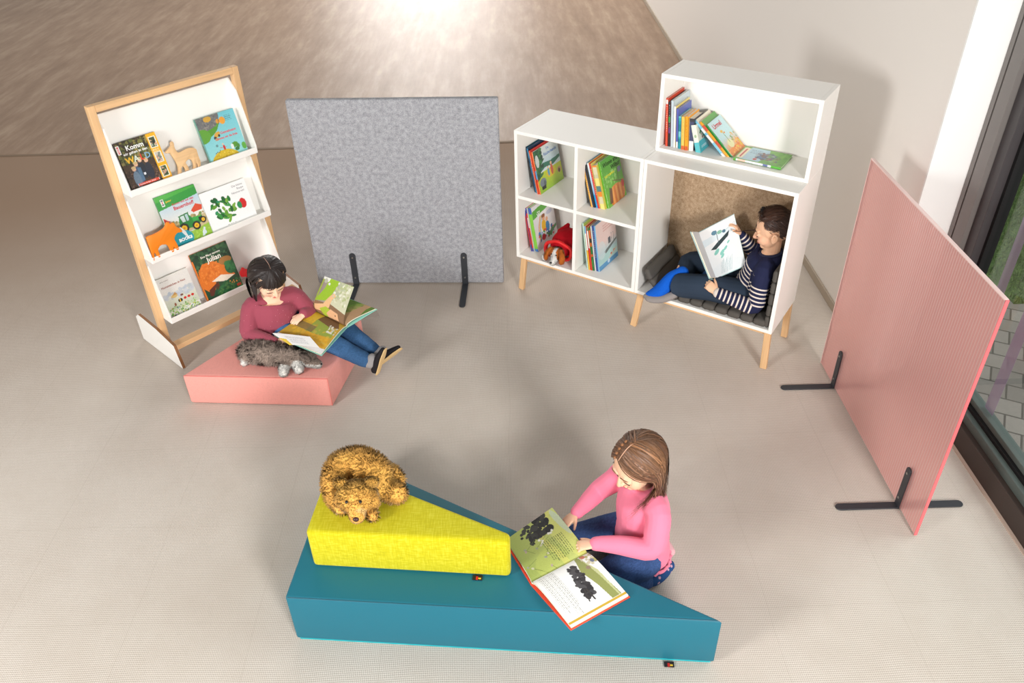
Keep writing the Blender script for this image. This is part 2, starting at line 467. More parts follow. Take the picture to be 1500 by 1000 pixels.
# tall fixed window along the right side: frame profiles, sash, glass
wnd = struct('window_1', box(2.10, 2.20, -1.0, 3.437, 0.001, 0.118, 0.002, 1), M_rail)
struct('sill_profile', box(2.125, 2.21, -1.0, 3.40, 0.118, 0.165, 0.002, 1), M_sash, parent=wnd)
struct('rubber_seal', box(2.150, 2.205, -1.0, 3.38, 0.165, 0.185, 0.001, 1), M_black, parent=wnd)
struct('sash_rail', box(2.165, 2.215, -1.0, 3.38, 0.185, 0.215, 0.002, 1), M_sash, parent=wnd)
struct('frame_post', box(2.10, 2.21, 3.405, 3.437, 0.118, 3.6, 0.001, 1), M_frame2, parent=wnd)
struct('rubber_seal', box(2.115, 2.21, 3.395, 3.405, 0.118, 3.6), M_black, parent=wnd)
struct('frame_post', box(2.10, 2.21, 3.315, 3.395, 0.118, 3.6, 0.001, 1), M_frame2, parent=wnd)
struct('sash_post', box(2.125, 2.215, 3.245, 3.315, 0.185, 3.6, 0.002, 1), M_frame, parent=wnd)
struct('rubber_seal', box(2.165, 2.215, 3.225, 3.245, 0.185, 3.6), M_black, parent=wnd)
def glass_mat():
    m, nt, b = nmat('window_glass'); nt.nodes.remove(b); out = nt.nodes['Material Output']
    tr = nd(nt, 'ShaderNodeBsdfTransparent'); tr.inputs[0].default_value = (0.93, 0.96, 0.95, 1)
    gl = nd(nt, 'ShaderNodeBsdfGlossy'); gl.inputs['Roughness'].default_value = 0.0
    lw = nd(nt, 'ShaderNodeLayerWeight'); lw.inputs[0].default_value = 0.5
    fz = mathn(nt, 'ADD', mathn(nt, 'MULTIPLY', mathn(nt, 'POWER', lw.outputs['Facing'], 5.0), 0.6), 0.04)
    mx = nd(nt, 'ShaderNodeMixShader'); nt.links.new(fz, mx.inputs[0]); nt.links.new(tr.outputs[0], mx.inputs[1]); nt.links.new(gl.outputs[0], mx.inputs[2])
    nt.links.new(mx.outputs[0], out.inputs[0]); return m
struct('window_pane', box(2.186, 2.190, -1.0, 3.235, 0.20, 3.6), glass_mat(), parent=wnd)
def reflection_mat():
    m, nt, b = nmat('lilac_reflection'); b.inputs['Base Color'].default_value = (*lin((190, 165, 205)), 1); b.inputs['Alpha'].default_value = 0.42; b.inputs['Roughness'].default_value = 0.5
    return m
fm = reflection_mat()
struct('reflection_strip', box(2.1915, 2.1925, 3.03, 3.09, 0.22, 3.6), fm, parent=wnd)  # lilac strips added on the pane to imitate a reflection in the glass
struct('reflection_strip', box(2.1915, 2.1925, 2.80, 2.87, 0.22, 3.6), fm, parent=wnd)
# outside: cobbled forecourt with a grass verge
def paver_mat():
    m, nt, b = nmat('grey_cobbles'); P = coords(nt, (1, 1, 1), (0, 0, 0.5))
    br = nd(nt, 'ShaderNodeTexBrick'); nt.links.new(P, br.inputs[0]); br.inputs['Scale'].default_value = 1.0
    br.inputs['Brick Width'].default_value = 0.155; br.inputs['Row Height'].default_value = 0.135; br.inputs['Mortar Size'].default_value = 0.006; br.inputs['Mortar Smooth'].default_value = 0.3
    br.inputs['Color1'].default_value = (*lin((120, 114, 108)), 1); br.inputs['Color2'].default_value = (*lin((150, 143, 136)), 1); br.inputs['Mortar'].default_value = (*lin((70, 66, 60)), 1)
    n = noise(nt, P, 40, 4); nt.links.new(mixc(nt, mathn(nt, 'MULTIPLY', n, 0.4), br.outputs[0], lin((96, 92, 86))), b.inputs['Base Color'])
    b.inputs['Roughness'].default_value = 0.9; bump(nt, b, br.outputs[1], -0.5, 0.01); return m
struct('trim_4', box(2.20, 9.0, -2, 12, -0.10, -0.04), paver_mat())
def grass_mat():
    m, nt, b = nmat('grass'); n = noise(nt, coords(nt), 60, 5, 0.7)
    nt.links.new(ramp(nt, n, [(0.3, lin((30, 48, 22))), (0.55, lin((78, 104, 48))), (0.75, lin((130, 138, 80)))]), b.inputs['Base Color']); b.inputs['Roughness'].default_value = 0.9; return m
def grass_vf(n, x0, x1, y0, y1):
    r = np.random.default_rng(3); x = r.uniform(x0, x1, n); y = r.uniform(y0, y1, n); h = r.uniform(0.03, 0.075, n); a = r.uniform(0, 2*PI, n); l = r.normal(0, 0.02, (n, 2))
    V = np.zeros((n, 3, 3)); wd = 0.004
    V[:, 0] = np.stack([x-wd*np.cos(a), y-wd*np.sin(a), np.full(n, -0.045)], 1); V[:, 1] = np.stack([x+wd*np.cos(a), y+wd*np.sin(a), np.full(n, -0.045)], 1)
    V[:, 2] = np.stack([x+l[:, 0], y+l[:, 1], h-0.04], 1)
    return V.reshape(-1, 3), [(3*i, 3*i+1, 3*i+2) for i in range(n)]
g = obj('grass', merge([box(3.05, 9.0, 4.1, 12, -0.06, -0.037), grass_vf(9000, 3.05, 4.6, 4.1, 6.5)]), grass_mat())
g['kind'] = 'stuff'; tag(g, 'green grass verge outside behind the window and the cobbles', 'grass')

# =================================================================== CABINET GROUP
CO = Vector((0.042, 4.367, 0)); CTH = -0.5993
M_cab = Matrix.Translation(CO) @ Matrix.Rotation(CTH, 4, 'Z')
Wl, Wr, D, Z0, Z1, Z3 = 0.7985, 0.796, 0.387, 0.234, 1.0385, 1.440
t = 0.02; U1 = Wl+Wr
st = thing('cabinet_stand', 'beech leg frame with slanted legs under the white cabinets', 'stand', M_cab)
def leg(u0, v0, ut, vt):
    return bar((u0, v0, 0.0), (ut, vt, Z0-0.001), 0.036, 0.026, up=(0, 1, 0), bev=0.004)
for u0, ut in ((0.022, 0.045), (0.802, 0.835), (1.583, 1.572)):
    obj('leg', leg(u0, 0.020, ut, 0.022), M_beech[2], st); obj('leg', leg(u0, D-0.020, ut, D-0.022), M_beech[2], st)
for v in (0.035, D-0.035):
    obj('long_rail', box(0.03, U1-0.03, v-0.012, v+0.012, Z0-0.026, Z0-0.001, 0.002), M_beech[0], st)
for u in (0.045, 0.835, 1.572):
    obj('cross_rail', box(u-0.011, u+0.011, 0.048, D-0.048, Z0-0.036, Z0-0.0265, 0.002), M_beech[1], st)
bk = thing('bookcase', 'white open bookcase with four compartments, left of the reading nook', 'bookcase', M_cab @ Matrix.Translation((0, 0, Z0)))
H = Z1-Z0; e = 0.0008
def panel(name, p, *b, mat=None): return obj(name, box(*b, 0.0012, 1), mat or M_white, p)
panel('side_panel', bk, 0, t, 0, D, 0, H); panel('side_panel', bk, Wl-t-e, Wl-e, 0, D, 0, H)
panel('top_panel', bk, t, Wl-t-e, 0, D, H-t, H); panel('bottom_panel', bk, t, Wl-t-e, 0, D, 0, t)
cu_ = (Wl-t)/2+0.0
panel('divider', bk, cu_, cu_+t, 0.001, D-0.012, t, H-t)
zs = H/2-t/2
panel('shelf', bk, t, cu_, 0.002, D-0.012, zs, zs+t); panel('shelf', bk, cu_+t, Wl-t-e, 0.002, D-0.012, zs, zs+t)
panel('back_panel', bk, t, Wl-t-e, D-0.012, D-0.002, t, H-t)
nk = thing('reading_nook', 'white open cabinet with a felt back in which a child sits, right of the bookcase', 'cabinet', M_cab @ Matrix.Translation((Wl, 0, Z0)))
panel('side_panel', nk, e, t, 0, D, 0, H); panel('side_panel', nk, Wr-t, Wr, 0, D, 0, H)
panel('top_panel', nk, t, Wr-t, 0, D, H-t, H); panel('bottom_panel', nk, t, Wr-t, 0, D, 0, t)
def felt_mat(name, c0, c1, c2, scale):
    m, nt, b = nmat(name); P = coords(nt); n1 = noise(nt, P, scale, 4, 0.7); n2 = noise(nt, P, scale*0.22, 3, 0.6)
    k = mathn(nt, 'ADD', mathn(nt, 'MULTIPLY', n1, 0.6), mathn(nt, 'MULTIPLY', n2, 0.4))
    nt.links.new(ramp(nt, k, [(0.36, lin(c0)), (0.5, lin(c1)), (0.64, lin(c2))]), b.inputs['Base Color'])
    b.inputs['Roughness'].default_value = 0.95; b.inputs['Specular IOR Level'].default_value = 0.1
    bump(nt, b, n1, 0.4, 0.003); return m
panel('felt_back', nk, t, Wr-t, D-0.014, D-0.002, t, H-t, mat=felt_mat('tan_felt', (138, 112, 86), (172, 146, 118), (196, 172, 146), 230))
ub = thing('shelf_box', 'white open shelf box on top of the reading nook', 'shelf', M_cab @ Matrix.Translation((Wl, D-0.2576, Z1+0.0005)))
DU, HU = 0.2576, Z3-Z1
panel('side_panel', ub, 0, t, 0, DU, 0, HU); panel('side_panel', ub, Wr-t, Wr, 0, DU, 0, HU)
panel('top_panel', ub, t, Wr-t, 0, DU, HU-t, HU); panel('bottom_panel', ub, t, Wr-t, 0, DU, 0, t)
panel('back_panel', ub, t, Wr-t, DU-0.012, DU-0.002, t, HU-t)

# padded mat: rounded channels side by side
M_mat = plain('charcoal_padded_fabric', (88, 84, 79), 0.8, 0.2, nscale=300, nstr=0.15)
def pads(path, v0, v1, thick, n):
    """row of rounded pads following path (u,z); each pad runs from v0 to v1"""
    out = []
    P = np.array(path, float)
    for k in range(len(P)-1):
        a, b = P[k], P[k+1]; L = np.linalg.norm(b-a); tx = (b-a)/L; nz = np.array([-tx[1], tx[0]])
        Mx = Matrix(((tx[0], 0, nz[0], a[0]), (0, 1, 0, 0), (tx[1], 0, nz[1], a[1]), (0, 0, 0, 1)))
        bm = bmesh.new(); bmesh.ops.create_cube(bm, size=1)
        for v in bm.verts: v.co = Vector(((v.co.x+.5)*L, v0+(v.co.y+.5)*(v1-v0), (v.co.z+.5)*thick))
        bmesh.ops.bevel(bm, geom=bm.edges[:], offset=min(thick*0.46, L*0.4), segments=4, affect='EDGES', profile=0.5)
        out.append(xf(bm_vf(bm), Mx))
    return merge(out)
z_s = Z0+t+0.001
mt = thing('padded_mat', 'charcoal padded mat of sewn channels lining the floor and right side of the reading nook', 'mat', M_cab)
us = np.linspace(1.555, 0.985, 9)
obj('seat_pads', pads([(u, z_s) for u in us[::-1]], 0.004, 0.365, 0.042, 0), M_mat, mt, autosmooth=40)
obj('side_pads', pads([(1.573, z_s+0.002+k*0.068) for k in range(6)], 0.010, 0.365, 0.032, 0), M_mat, mt, autosmooth=40)
obj('turned_up_pads', pads([(0.990, z_s+0.012), (0.925, z_s+0.030), (0.872, z_s+0.080), (0.838, z_s+0.146)][::-1][:0] or [(0.838, z_s+0.136), (0.872, z_s+0.075), (0.925, z_s+0.022), (0.985, z_s+0.002)], 0.004, 0.355, 0.034, 0), M_mat, mt, autosmooth=40)

# =================================================================== FELT SCREEN AND TRANSLUCENT SCREEN
M_felt = felt_mat('grey_felt', (128, 129, 134), (160, 161, 166), (188, 189, 194), 190)
def bracket(par, x, yf, yb, feet=(True, True)):
    """two flat steel feet clamped on a panel whose faces are at local y=yf (front) and y=yb (back)"""
    br = []
    for s, y in ((-1, yf), (1, yb)):
        parts = []
        n = 8; w = 0.019
        strap = [(x+w*math.cos(PI*k/n), 0.21+w*math.sin(PI*k/n)) for k in range(n+1)]+[(x-w, 0.0), (x+w, 0.0)]
        V, F = prism(strap, 0, 0.007, 0.0015, 1)
        V = np.stack([V[:, 0], y+s*V[:, 2], V[:, 1]+0.002], 1)
        foot = [(x+w*math.cos(PI*k/n), -(0.255+w*math.sin(PI*k/n))) for k in range(n+1)][::-1]+[(x+w, 0.0), (x-w, 0.0)][::1]
        V2, F2 = prism([(px, py) for px, py in foot], 0.001, 0.008, 0.0015, 1)
        V2 = np.stack([V2[:, 0], y - s*V2[:, 1], V2[:, 2]], 1)
        bo = obj('foot_bracket', merge([(V, F), (V2, F2)]), M_steel, par)
        sc = []
        for zz in (0.055, 0.20):
            V3, F3 = prism([(0.0055*math.cos(2*PI*k/10), 0.0055*math.sin(2*PI*k/10)) for k in range(10)], 0.0, 0.003)
            obj('screw', (np.stack([x+V3[:, 0], y+s*(0.007+V3[:, 2]), zz+V3[:, 1]], 1), F3), M_screw, bo)
a0, a1 = Vector((-1.230, 4.485, 0)), Vector((-0.041, 4.427, 0)); dv = a1-a0; Wf = dv.length
fs = thing('felt_screen', 'grey heathered felt partition screen standing between the display rack and the bookcase', 'screen', Matrix.Translation(a0) @ Matrix.Rotation(math.atan2(dv.y, dv.x), 4, 'Z'))
obj('felt_panel', box(0, Wf, 0.0, 0.042, 0.009, 1.2, 0.010, 3), M_felt, fs, autosmooth=40)
bracket(fs, 0.245, 0.0, 0.042); bracket(fs, 0.945, 0.0, 0.042)
def poly_mat():
    m, nt, b = nmat('pink_ribbed_polycarbonate'); c = lin((242, 190, 184))
    b.inputs['Base Color'].default_value = (*c, 1); b.inputs['Roughness'].default_value = 0.22; b.inputs['Specular IOR Level'].default_value = 0.5
    out = nt.nodes['Material Output']
    tr = nd(nt, 'ShaderNodeBsdfRefraction'); tr.inputs['Color'].default_value = (*lin((250, 226, 222)), 1); tr.inputs['Roughness'].default_value = 0.32; tr.inputs['IOR'].default_value = 1.12
    tp = nd(nt, 'ShaderNodeBsdfTransparent'); tp.inputs['Color'].default_value = (*lin((252, 234, 232)), 1)
    sx = nd(nt, 'ShaderNodeSeparateXYZ'); nt.links.new(coords(nt), sx.inputs[0])     # inner walls of the double sheet
    fx = mathn(nt, 'FRACT', mathn(nt, 'DIVIDE', sx.outputs[0], 0.0165)); web = mathn(nt, 'LESS_THAN', mathn(nt, 'ABSOLUTE', mathn(nt, 'SUBTRACT', fx, 0.5)), 0.11)
    nt.links.new(mixc(nt, web, lin((248, 188, 182)), lin((254, 226, 221))), b.inputs['Base Color']); nt.links.new(mixc(nt, web, lin((252, 232, 229)), lin((254, 244, 242))), tr.inputs['Color'])
    m1 = nd(nt, 'ShaderNodeMixShader'); m1.inputs[0].default_value = 0.45; nt.links.new(tr.outputs[0], m1.inputs[1]); nt.links.new(tp.outputs[0], m1.inputs[2])
    mx = nd(nt, 'ShaderNodeMixShader'); mx.inputs[0].default_value = 0.46
    nt.links.new(m1.outputs[0], mx.inputs[1]); nt.links.new(b.outputs[0], mx.inputs[2]); nt.links.new(mx.outputs[0], out.inputs[0]); return m
M_poly = poly_mat(); M_polyedge = plain('pink_panel_edge', (226, 112, 116), 0.25, 0.6)
M_polytop = plain('pale_pink_edging', (236, 206, 200), 0.3, 0.5)
b0, b1 = Vector((1.692, 2.300, 0)), Vector((1.689, 3.515, 0)); dv = b1-b0; Wp = dv.length
ps = thing('ribbed_screen', 'translucent pink ribbed partition screen beside the window', 'screen', Matrix.Translation(b0) @ Matrix.Rotation(math.atan2(dv.y, dv.x), 4, 'Z'))
def ribbed(W, th, z0, z1, pitch):
    n = int(W/pitch)*8; x = np.linspace(0.003, W-0.006, n+1); a = 0.0016*np.abs(np.sin(PI*x/pitch))
    V = []; F = []
    for y, zz in ((th+a, z0), (th+a, z1), (-a, z1), (-a, z0)): V.append(np.stack([x, np.broadcast_to(y, x.shape), np.full(n+1, zz)], 1))
    m = n+1
    for r in range(4):
        q = (r+1) % 4
        for i in range(n): F.append((r*m+i, r*m+i+1, q*m+i+1, q*m+i)[::-1])
    F.append((0, m, 2*m, 3*m)); F.append((n, 3*m+n, 2*m+n, m+n))
    return np.concatenate(V), F
obj('ribbed_panel', ribbed(Wp, 0.010, 0.010, 1.180, 0.0165), M_poly, ps, smooth=False)
obj('edge_strip', box(0, 0.003, -0.002, 0.012, 0.004, 1.187, 0.001, 1), M_polyedge, ps, label='red edge of the panel')
obj('edge_strip', box(Wp-0.006, Wp, -0.002, 0.012, 0.004, 1.187, 0.001, 1), M_polytop, ps)
obj('top_strip', box(0.006, Wp-0.006, -0.003, 0.013, 1.180, 1.188, 0.002, 1), M_polytop, ps)
bracket(ps, 0.172, -0.002, 0.012); bracket(ps, 1.010, -0.002, 0.012)

# =================================================================== DISPLAY RACK
RR = 0.818; M_rack = Matrix.Translation((-2.16, 3.927, 0)) @ Matrix.Rotation(RR, 4, 'Z')
rk = thing('display_rack', 'beech and white display rack with three tilted book shelves, at the left', 'rack', M_rack)
RW, ZT = 0.845, 1.437
def rb(w0, w1, d0, d1, z0, z1, bev=0.002, seg=1): return box(w0, w1, -d1, -d0, z0, z1, bev, seg)
for x0 in (0.0, RW-0.018):
    poly = [(0.0, 0.002), (0.448, 0.002), (0.416, 0.142), (0.235, 0.176), (0.04, 0.188), (0.0, 0.160)]
    V, F = prism(poly, 0, 0.018, 0.0008, 1)
    side = obj('side_foot', (np.stack([x0+0.018-V[:, 2], -V[:, 0], V[:, 1]], 1), F), [M_white, M_edge], rk)
    for p in side.data.polygons:
        if abs(p.normal.x) < 0.5: p.material_index = 1
d0, d1 = 0.225, 0.262
obj('post', rb(0.0185, 0.054, d0, d1, 0.004, ZT), M_beech[2], rk); obj('post', rb(RW-0.054, RW-0.0185, d0, d1, 0.004, ZT), M_beech[2], rk)
obj('top_rail', rb(0.0542, RW-0.0542, d0, d1, ZT-0.034, ZT), M_beech[0], rk)
obj('bottom_rail', rb(0.0185, RW-0.0185, 0.345, 0.400, 0.095, 0.125), M_beech[0], rk)
for k in range(8):
    pass
for zb in (1.0, 0.62, 0.24):
    wl, wr = 0.056, RW-0.056; db, dtp, dfr = 0.248, 0.205, 0.338
    zt = zb+0.375
    tr = obj('shelf_back', merge([xf(rb(wl, wr, -0.009, 0, 0, math.hypot(0.375, db-dtp)), Matrix.Translation((0, -db, zb)) @ Matrix.Rotation(math.atan2(-(db-dtp), 0.375), 4, 'X'))]), M_white, rk)
    obj('shelf_ledge', rb(wl, wr, db-0.012, dfr, zb-0.010, zb), M_white, tr)
    obj('front_lip', rb(wl, wr, dfr, dfr+0.008, zb-0.012, zb+0.022), M_white, tr)
    for x0 in (wl-0.001, wr-0.008):
        poly = [(db-0.012, zb-0.010), (dfr+0.007, zb-0.010), (dfr+0.007, zb+0.03), (dfr-0.078, zt-0.055), (dtp, zt-0.002)]
        V, F = prism(poly, 0, 0.009, 0.0006, 1)
        obj('side_cheek', (np.stack([x0+0.009-V[:, 2], -V[:, 0], V[:, 1]], 1), F), M_white, tr)

# =================================================================== WEDGE CUSHIONS
def fabric_mat(name, c, thread=0.08, scale=260, rough=0.85, sheen=0.1, bs=0.25, vary=None):
    m, nt, b = nmat(name); P = coords(nt); l = lin(c)
    sx = coords(nt, (scale*0.12, scale*1.6, scale)); sy = coords(nt, (scale*1.6, scale*0.12, scale*0.12))
    n = mathn(nt, 'MULTIPLY', mathn(nt, 'ADD', noise(nt, sx, 1, 2), noise(nt, sy, 1, 2)), 0.5)
    nt.links.new(ramp(nt, n, [(0.33, tuple(x*(1-thread*2) for x in l)), (0.5, l), (0.66, lin(vary) if vary else tuple(min(1, x*(1+thread)) for x in l))]), b.inputs['Base Color'])
    b.inputs['Roughness'].default_value = rough; b.inputs['Specular IOR Level'].default_value = 0.25; b.inputs['Sheen Weight'].default_value = sheen
    bump(nt, b, n, bs, 0.002); return m
def leather_mat(name, c):
    m, nt, b = nmat(name); b.inputs['Base Color'].default_value = (*lin(c), 1); b.inputs['Roughness'].default_value = 0.48; b.inputs['Specular IOR Level'].default_value = 0.4
    P = coords(nt); k = mathn(nt, 'ADD', mathn(nt, 'MULTIPLY', noise(nt, P, 420, 2), 0.25), noise(nt, P, 5, 2)); bump(nt, b, k, 0.15, 0.006); return m
def cushion(poly, z0, z1, r, sag=0.0, bulge=0.006):
    """soft block with rounded edges, very slightly puffed"""
    bm = bmesh.new(); vs = [bm.verts.new((x, y, z0)) for x, y in poly]; f = bm.faces.new(vs)
    g = bmesh.ops.extrude_face_region(bm, geom=[f])
    for v in g['geom']:
        if isinstance(v, bmesh.types.BMVert): v.co.z = z1
    bmesh.ops.recalc_face_normals(bm, faces=bm.faces[:])
    bmesh.ops.bevel(bm, geom=bm.edges[:], offset=r, segments=4, affect='EDGES', profile=0.5)
    V, F = bm_vf(bm); return V, F
tw = [(-0.853, 1.878), (0.712, 1.728), (-0.783, 2.648)]
tl = thing('wedge_cushion', 'large teal leatherette wedge seat lying on the floor in front', 'seat', Vector((0, 0, 0)))
obj('cover', cushion(tw, 0.010, 0.2585, 0.012), leather_mat('teal_leatherette', (26, 108, 128)), tl, autosmooth=50)
sm = plain('turquoise_piping', (0, 168, 178), 0.5)
obj('base_piping', prism([(-0.842, 1.882), (0.700, 1.734), (-0.776, 2.636)], 0.001, 0.011, 0.004, 2), sm, tl)
M_teald = plain('teal_seam', (32, 96, 116), 0.5)
def seam(pts, r, mat, par, name='seam'):
    return obj(name, loft(pts, [r]*len(pts), 8), mat, par, smooth=True)
seam([(-0.842, 1.8795, 0.2555), (0.692, 1.7325, 0.2555)], 0.0022, M_teald, tl)
def care_tag(par, p, ang):
    M = Matrix.Translation(p) @ Matrix.Rotation(ang, 4, 'Z')
    tg = obj('care_tag', xf(box(-0.018, 0.018, -0.022, 0, 0, 0.0025), M), plain('black_tag', (38, 30, 32), 0.6), par)
    obj('tag_emblem', xf(box(-0.006, 0.002, -0.0215, -0.007, 0.0026, 0.0034), M), plain('red_tag', (206, 40, 34), 0.6), tg)
    obj('tag_emblem', xf(box(0.003, 0.013, -0.018, -0.012, 0.0026, 0.0034), M), plain('yellow_tag', (238, 196, 60), 0.6), tg)
care_tag(tl, (0.545, 1.742, 0.003), -0.09)
yw = [(-0.772, 2.015), (-0.030, 1.938), (-0.024, 1.985), (-0.738, 2.378)]
yl = thing('wedge_cushion', 'yellow woven wedge cushion lying on top of the teal seat', 'cushion', Vector((0, 0, 0)))
obj('cover', cushion(yw, 0.2595, 0.452, 0.017), fabric_mat('yellow_weave', (200, 190, 14), 0.08, 170, vary=(212, 205, 56)), yl, autosmooth=50)
care_tag(yl, (-0.150, 1.952, 0.2600), -0.10)
pw = [(-1.698, 3.317), (-0.938, 3.257), (-0.838, 3.792), (-1.198, 4.040)]
pl = thing('wedge_cushion', 'salmon pink wedge cushion with a child sitting on it', 'cushion', Vector((0, 0, 0)))
obj('cover', cushion(pw, 0.002, 0.188, 0.015), fabric_mat('pink_weave', (234, 158, 148), 0.05, 420), pl, autosmooth=50)
M_pk = plain('pink_seam', (226, 128, 120), 0.8)
seam([(-1.687, 3.319, 0.184), (-0.948, 3.2605, 0.184)], 0.003, M_pk, pl); seam([(-0.9425, 3.262, 0.182), (-0.9425, 3.262, 0.01)], 0.0028, M_pk, pl)
# =================================================================== BOOKS
M_cover = painted('printed_cover', 0.32, 0.5, coat=0.25)
M_page = plain('book_pages', (238, 234, 222), 0.8, 0.2)
M_printed = painted('printed_page', 0.55, 0.3)
def ink(c):
    return plain('ink_%02x%02x%02x' % tuple(c), c, 0.5, 0.3)
def book(name, label, M, W, H, T, canvas=None, front='ffffff', spine='ffffff', back=None, titles=(), group=None, spine_art=None, cat='book', nspine=24):
    """closed hardback. local: x from spine to fore edge, y thickness (front cover faces -y), z height"""
    t = thing(name, label, cat, M, group)
    c = 0.0022
    if canvas is None: canvas = Canvas(W, H, 6, front)
    (V, F), col = canvas.mesh(lambda X, Y: np.stack([X*W, np.zeros_like(X), Y*H], 1))
    parts = [(V, F)]; cols = [col]
    sp_c = Canvas(T, H, 3, spine)
    sp_c = Canvas(max(T, 0.004), H, max(3, int(T*600)), spine)
    if spine_art: spine_art(sp_c)
    (V2, F2), col2 = sp_c.mesh(lambda X, Y: np.stack([np.zeros_like(X), T-X*T, Y*H], 1))
    parts.append((V2, F2)); cols.append(col2)
    bc = lin(back or spine)
    V3, F3 = box(0, W, T-c, T, 0, H); parts.append((V3, F3)); cols.append(np.tile(bc, (len(V3), 1)))
    V4, F4 = box(0, W, 0.0002, c, 0.0002, H-0.0002); parts.append((V4, F4)); cols.append(np.tile(lin(front if isinstance(front, (str, tuple)) else 'ffffff'), (len(V4), 1)))
    V5, F5 = box(0.0002, c, c, T-c, 0, H); parts.append((V5, F5)); cols.append(np.tile(lin(spine), (len(V5), 1)))
    obj('cover', merge(parts), M_cover, t, col=np.concatenate(cols))
    obj('pages', box(c, W-0.003, c, T-c, 0.003, H-0.003), M_page, t)
    for s, x, z, size, colr, al, bold in titles:
        V, F = text_vf(s, size, al, bold)
        obj('title', (np.stack([x+V[:, 0], -0.0004+0*V[:, 0], z+V[:, 1]], 1), F), ink(colr), t)
    return t

# ---- books and wooden animals on the display rack (tray frame: x along, leaning plane)
def tray_M(k, x, lift=0.0, dd=0.315, tilt=None):
    zb = (1.0, 0.62, 0.24)[k]+0.0015
    a = math.atan2(0.075, 0.25) if tilt is None else tilt
    return M_rack @ Matrix.Translation((x, -dd, zb+lift)) @ Matrix.Rotation(-a, 4, 'X')
# 1 forest book
c = Canvas(.216, .240, 100, (74, 56, 40))
c.spots(260, 0, .76, .55, 1, [(62, 78, 34), (92, 100, 48), (120, 118, 60), (50, 40, 30), (140, 126, 70)], .012, .045, 1)
c.spots(220, 0, .76, 0, .4, [(84, 60, 48), (58, 40, 34), (112, 84, 70), (46, 34, 30)], .01, .03, 2)
for x in (.08, .2, .34, .5, .66): c.rect(x, x+.02, .5, 1, (48, 38, 28), .7)
for x, h, cc in ((.30, .50, (70, 84, 110)), (.42, .56, (38, 42, 52)), (.56, .52, (44, 46, 58)), (.22, .42, (110, 130, 150))):
    c.ell(x, h-.22, .085, .19, cc); c.ell(x, h, .048, .055, (226, 180, 150)); c.ell(x, h+.025, .052, .035, (206, 178, 128))
c.ell(.42, .27, .03, .03, (230, 230, 235)); c.rect(.30, .37, .14, .42, (84, 120, 150), .8)
c.rect(.02, .09, .76, .94, (250, 250, 250)); c.rect(.035, .075, .78, .92, (226, 52, 52)); c.rect(.05, .06, .80, .90, (255, 255, 255), .6)
c.rect(.18, .70, .055, .115, (250, 250, 250)); c.rect(.19, .69, .06, .11, (232, 84, 60))
c.rect(.77, 1, 0, 1, (246, 180, 30))
for y, a, bb in ((.70, (70, 84, 60), (180, 190, 170)), (.38, (196, 190, 180), (120, 130, 120)), (.08, (60, 90, 50), (190, 150, 130))):
    c.rect(.80, .965, y, y+.23, (250, 240, 220)); c.rect(.815, .95, y+.012, y+.218, a); c.spots(14, .83, .94, y+.03, y+.2, [bb, (40, 40, 40), (216, 170, 140)], .01, .035, int(y*100))
c.textlines(.80, .97, .61, .68, 3, (250, 240, 220), .8)
c.grain(.10)
book('picture_book', 'dark brown forest book with a yellow side strip on the top rack shelf', tray_M(0, 0.086), .216, .240, .016, c, (74, 56, 40), (60, 48, 34),
     titles=[('Komm', .048, .192, .034, (255, 255, 255), 'LEFT', .0006), ('wir gehen in den', .026, .172, .0185, (255, 255, 255), 'LEFT', .0003),
             ('W', .026, .132, .040, (240, 190, 60), 'LEFT', .0012), ('A', .066, .132, .040, (216, 226, 210), 'LEFT', .0012), ('L', .100, .132, .040, (220, 70, 50), 'LEFT', .0012), ('D', .124, .132, .040, (130, 170, 196), 'LEFT', .0012),
             ('Komm in den Wald', .046, .0175, .0105, (255, 255, 255), 'LEFT', 0)])
# 2 blue earth book
c = Canvas(.230, .236, 100, (128, 204, 214))
c.vgrad((150, 214, 216), (112, 194, 208)); c.ell(.10, .92, .46, .40, (86, 150, 52)); c.ell(.20, .99, .40, .30, (112, 112, 112)); c.spots(60, 0, .5, .72, 1, [(126, 124, 120), (98, 98, 100), (140, 136, 130)], .01, .03, 4)
c.ell(.05, .60, .20, .16, (98, 160, 56)); c.ell(.30, .93, .10, .06, (206, 160, 60)); c.ell(.64, .82, .075, .085, (232, 160, 56)); c.ell(.53, .83, .05, .05, (214, 148, 60)); c.line([(.53, .76), (.56, .86)], .012, (90, 60, 40))
c.ell(.40, .56, .09, .05, (216, 164, 70), .5); c.ell(.33, .50, .035, .035, (60, 60, 60)); c.ell(.44, .53, .03, .03, (60, 60, 60)); c.ell(.36, .46, .05, .03, (196, 140, 110))
c.ell(.30, .33, .024, .024, (40, 44, 50)); c.ell(.30, .33, .012, .012, (150, 206, 214))
c.ell(.42, -.12, .40, .34, (214, 182, 44)); c.spots(40, .15, .75, 0, .15, [(196, 162, 40), (228, 200, 80)], .008, .02, 5)
c.ell(.46, .25, .03, .06, (206, 60, 50)); c.ell(.45, .33, .022, .022, (236, 190, 160)); c.line([(.36, .27), (.52, .25)], .012, (206, 60, 50))
c.ell(.72, .24, .10, .06, (90, 150, 52), .3); c.ell(.66, .22, .04, .06, (230, 236, 236)); c.ell(.80, .20, .05, .05, (80, 140, 60)); c.ell(.95, .16, .06, .08, (98, 170, 70)); c.ell(.76, .14, .06, .04, (60, 120, 60))
c.line([(.2, .17), (.26, .2), (.3, .17), (.34, .22)], .01, (40, 60, 70)); c.textlines(.72, .90, .78, .92, 4, (70, 110, 120), .7)
c.rect(0, .025, 0, 1, (86, 140, 130), .6); c.grain(.03)
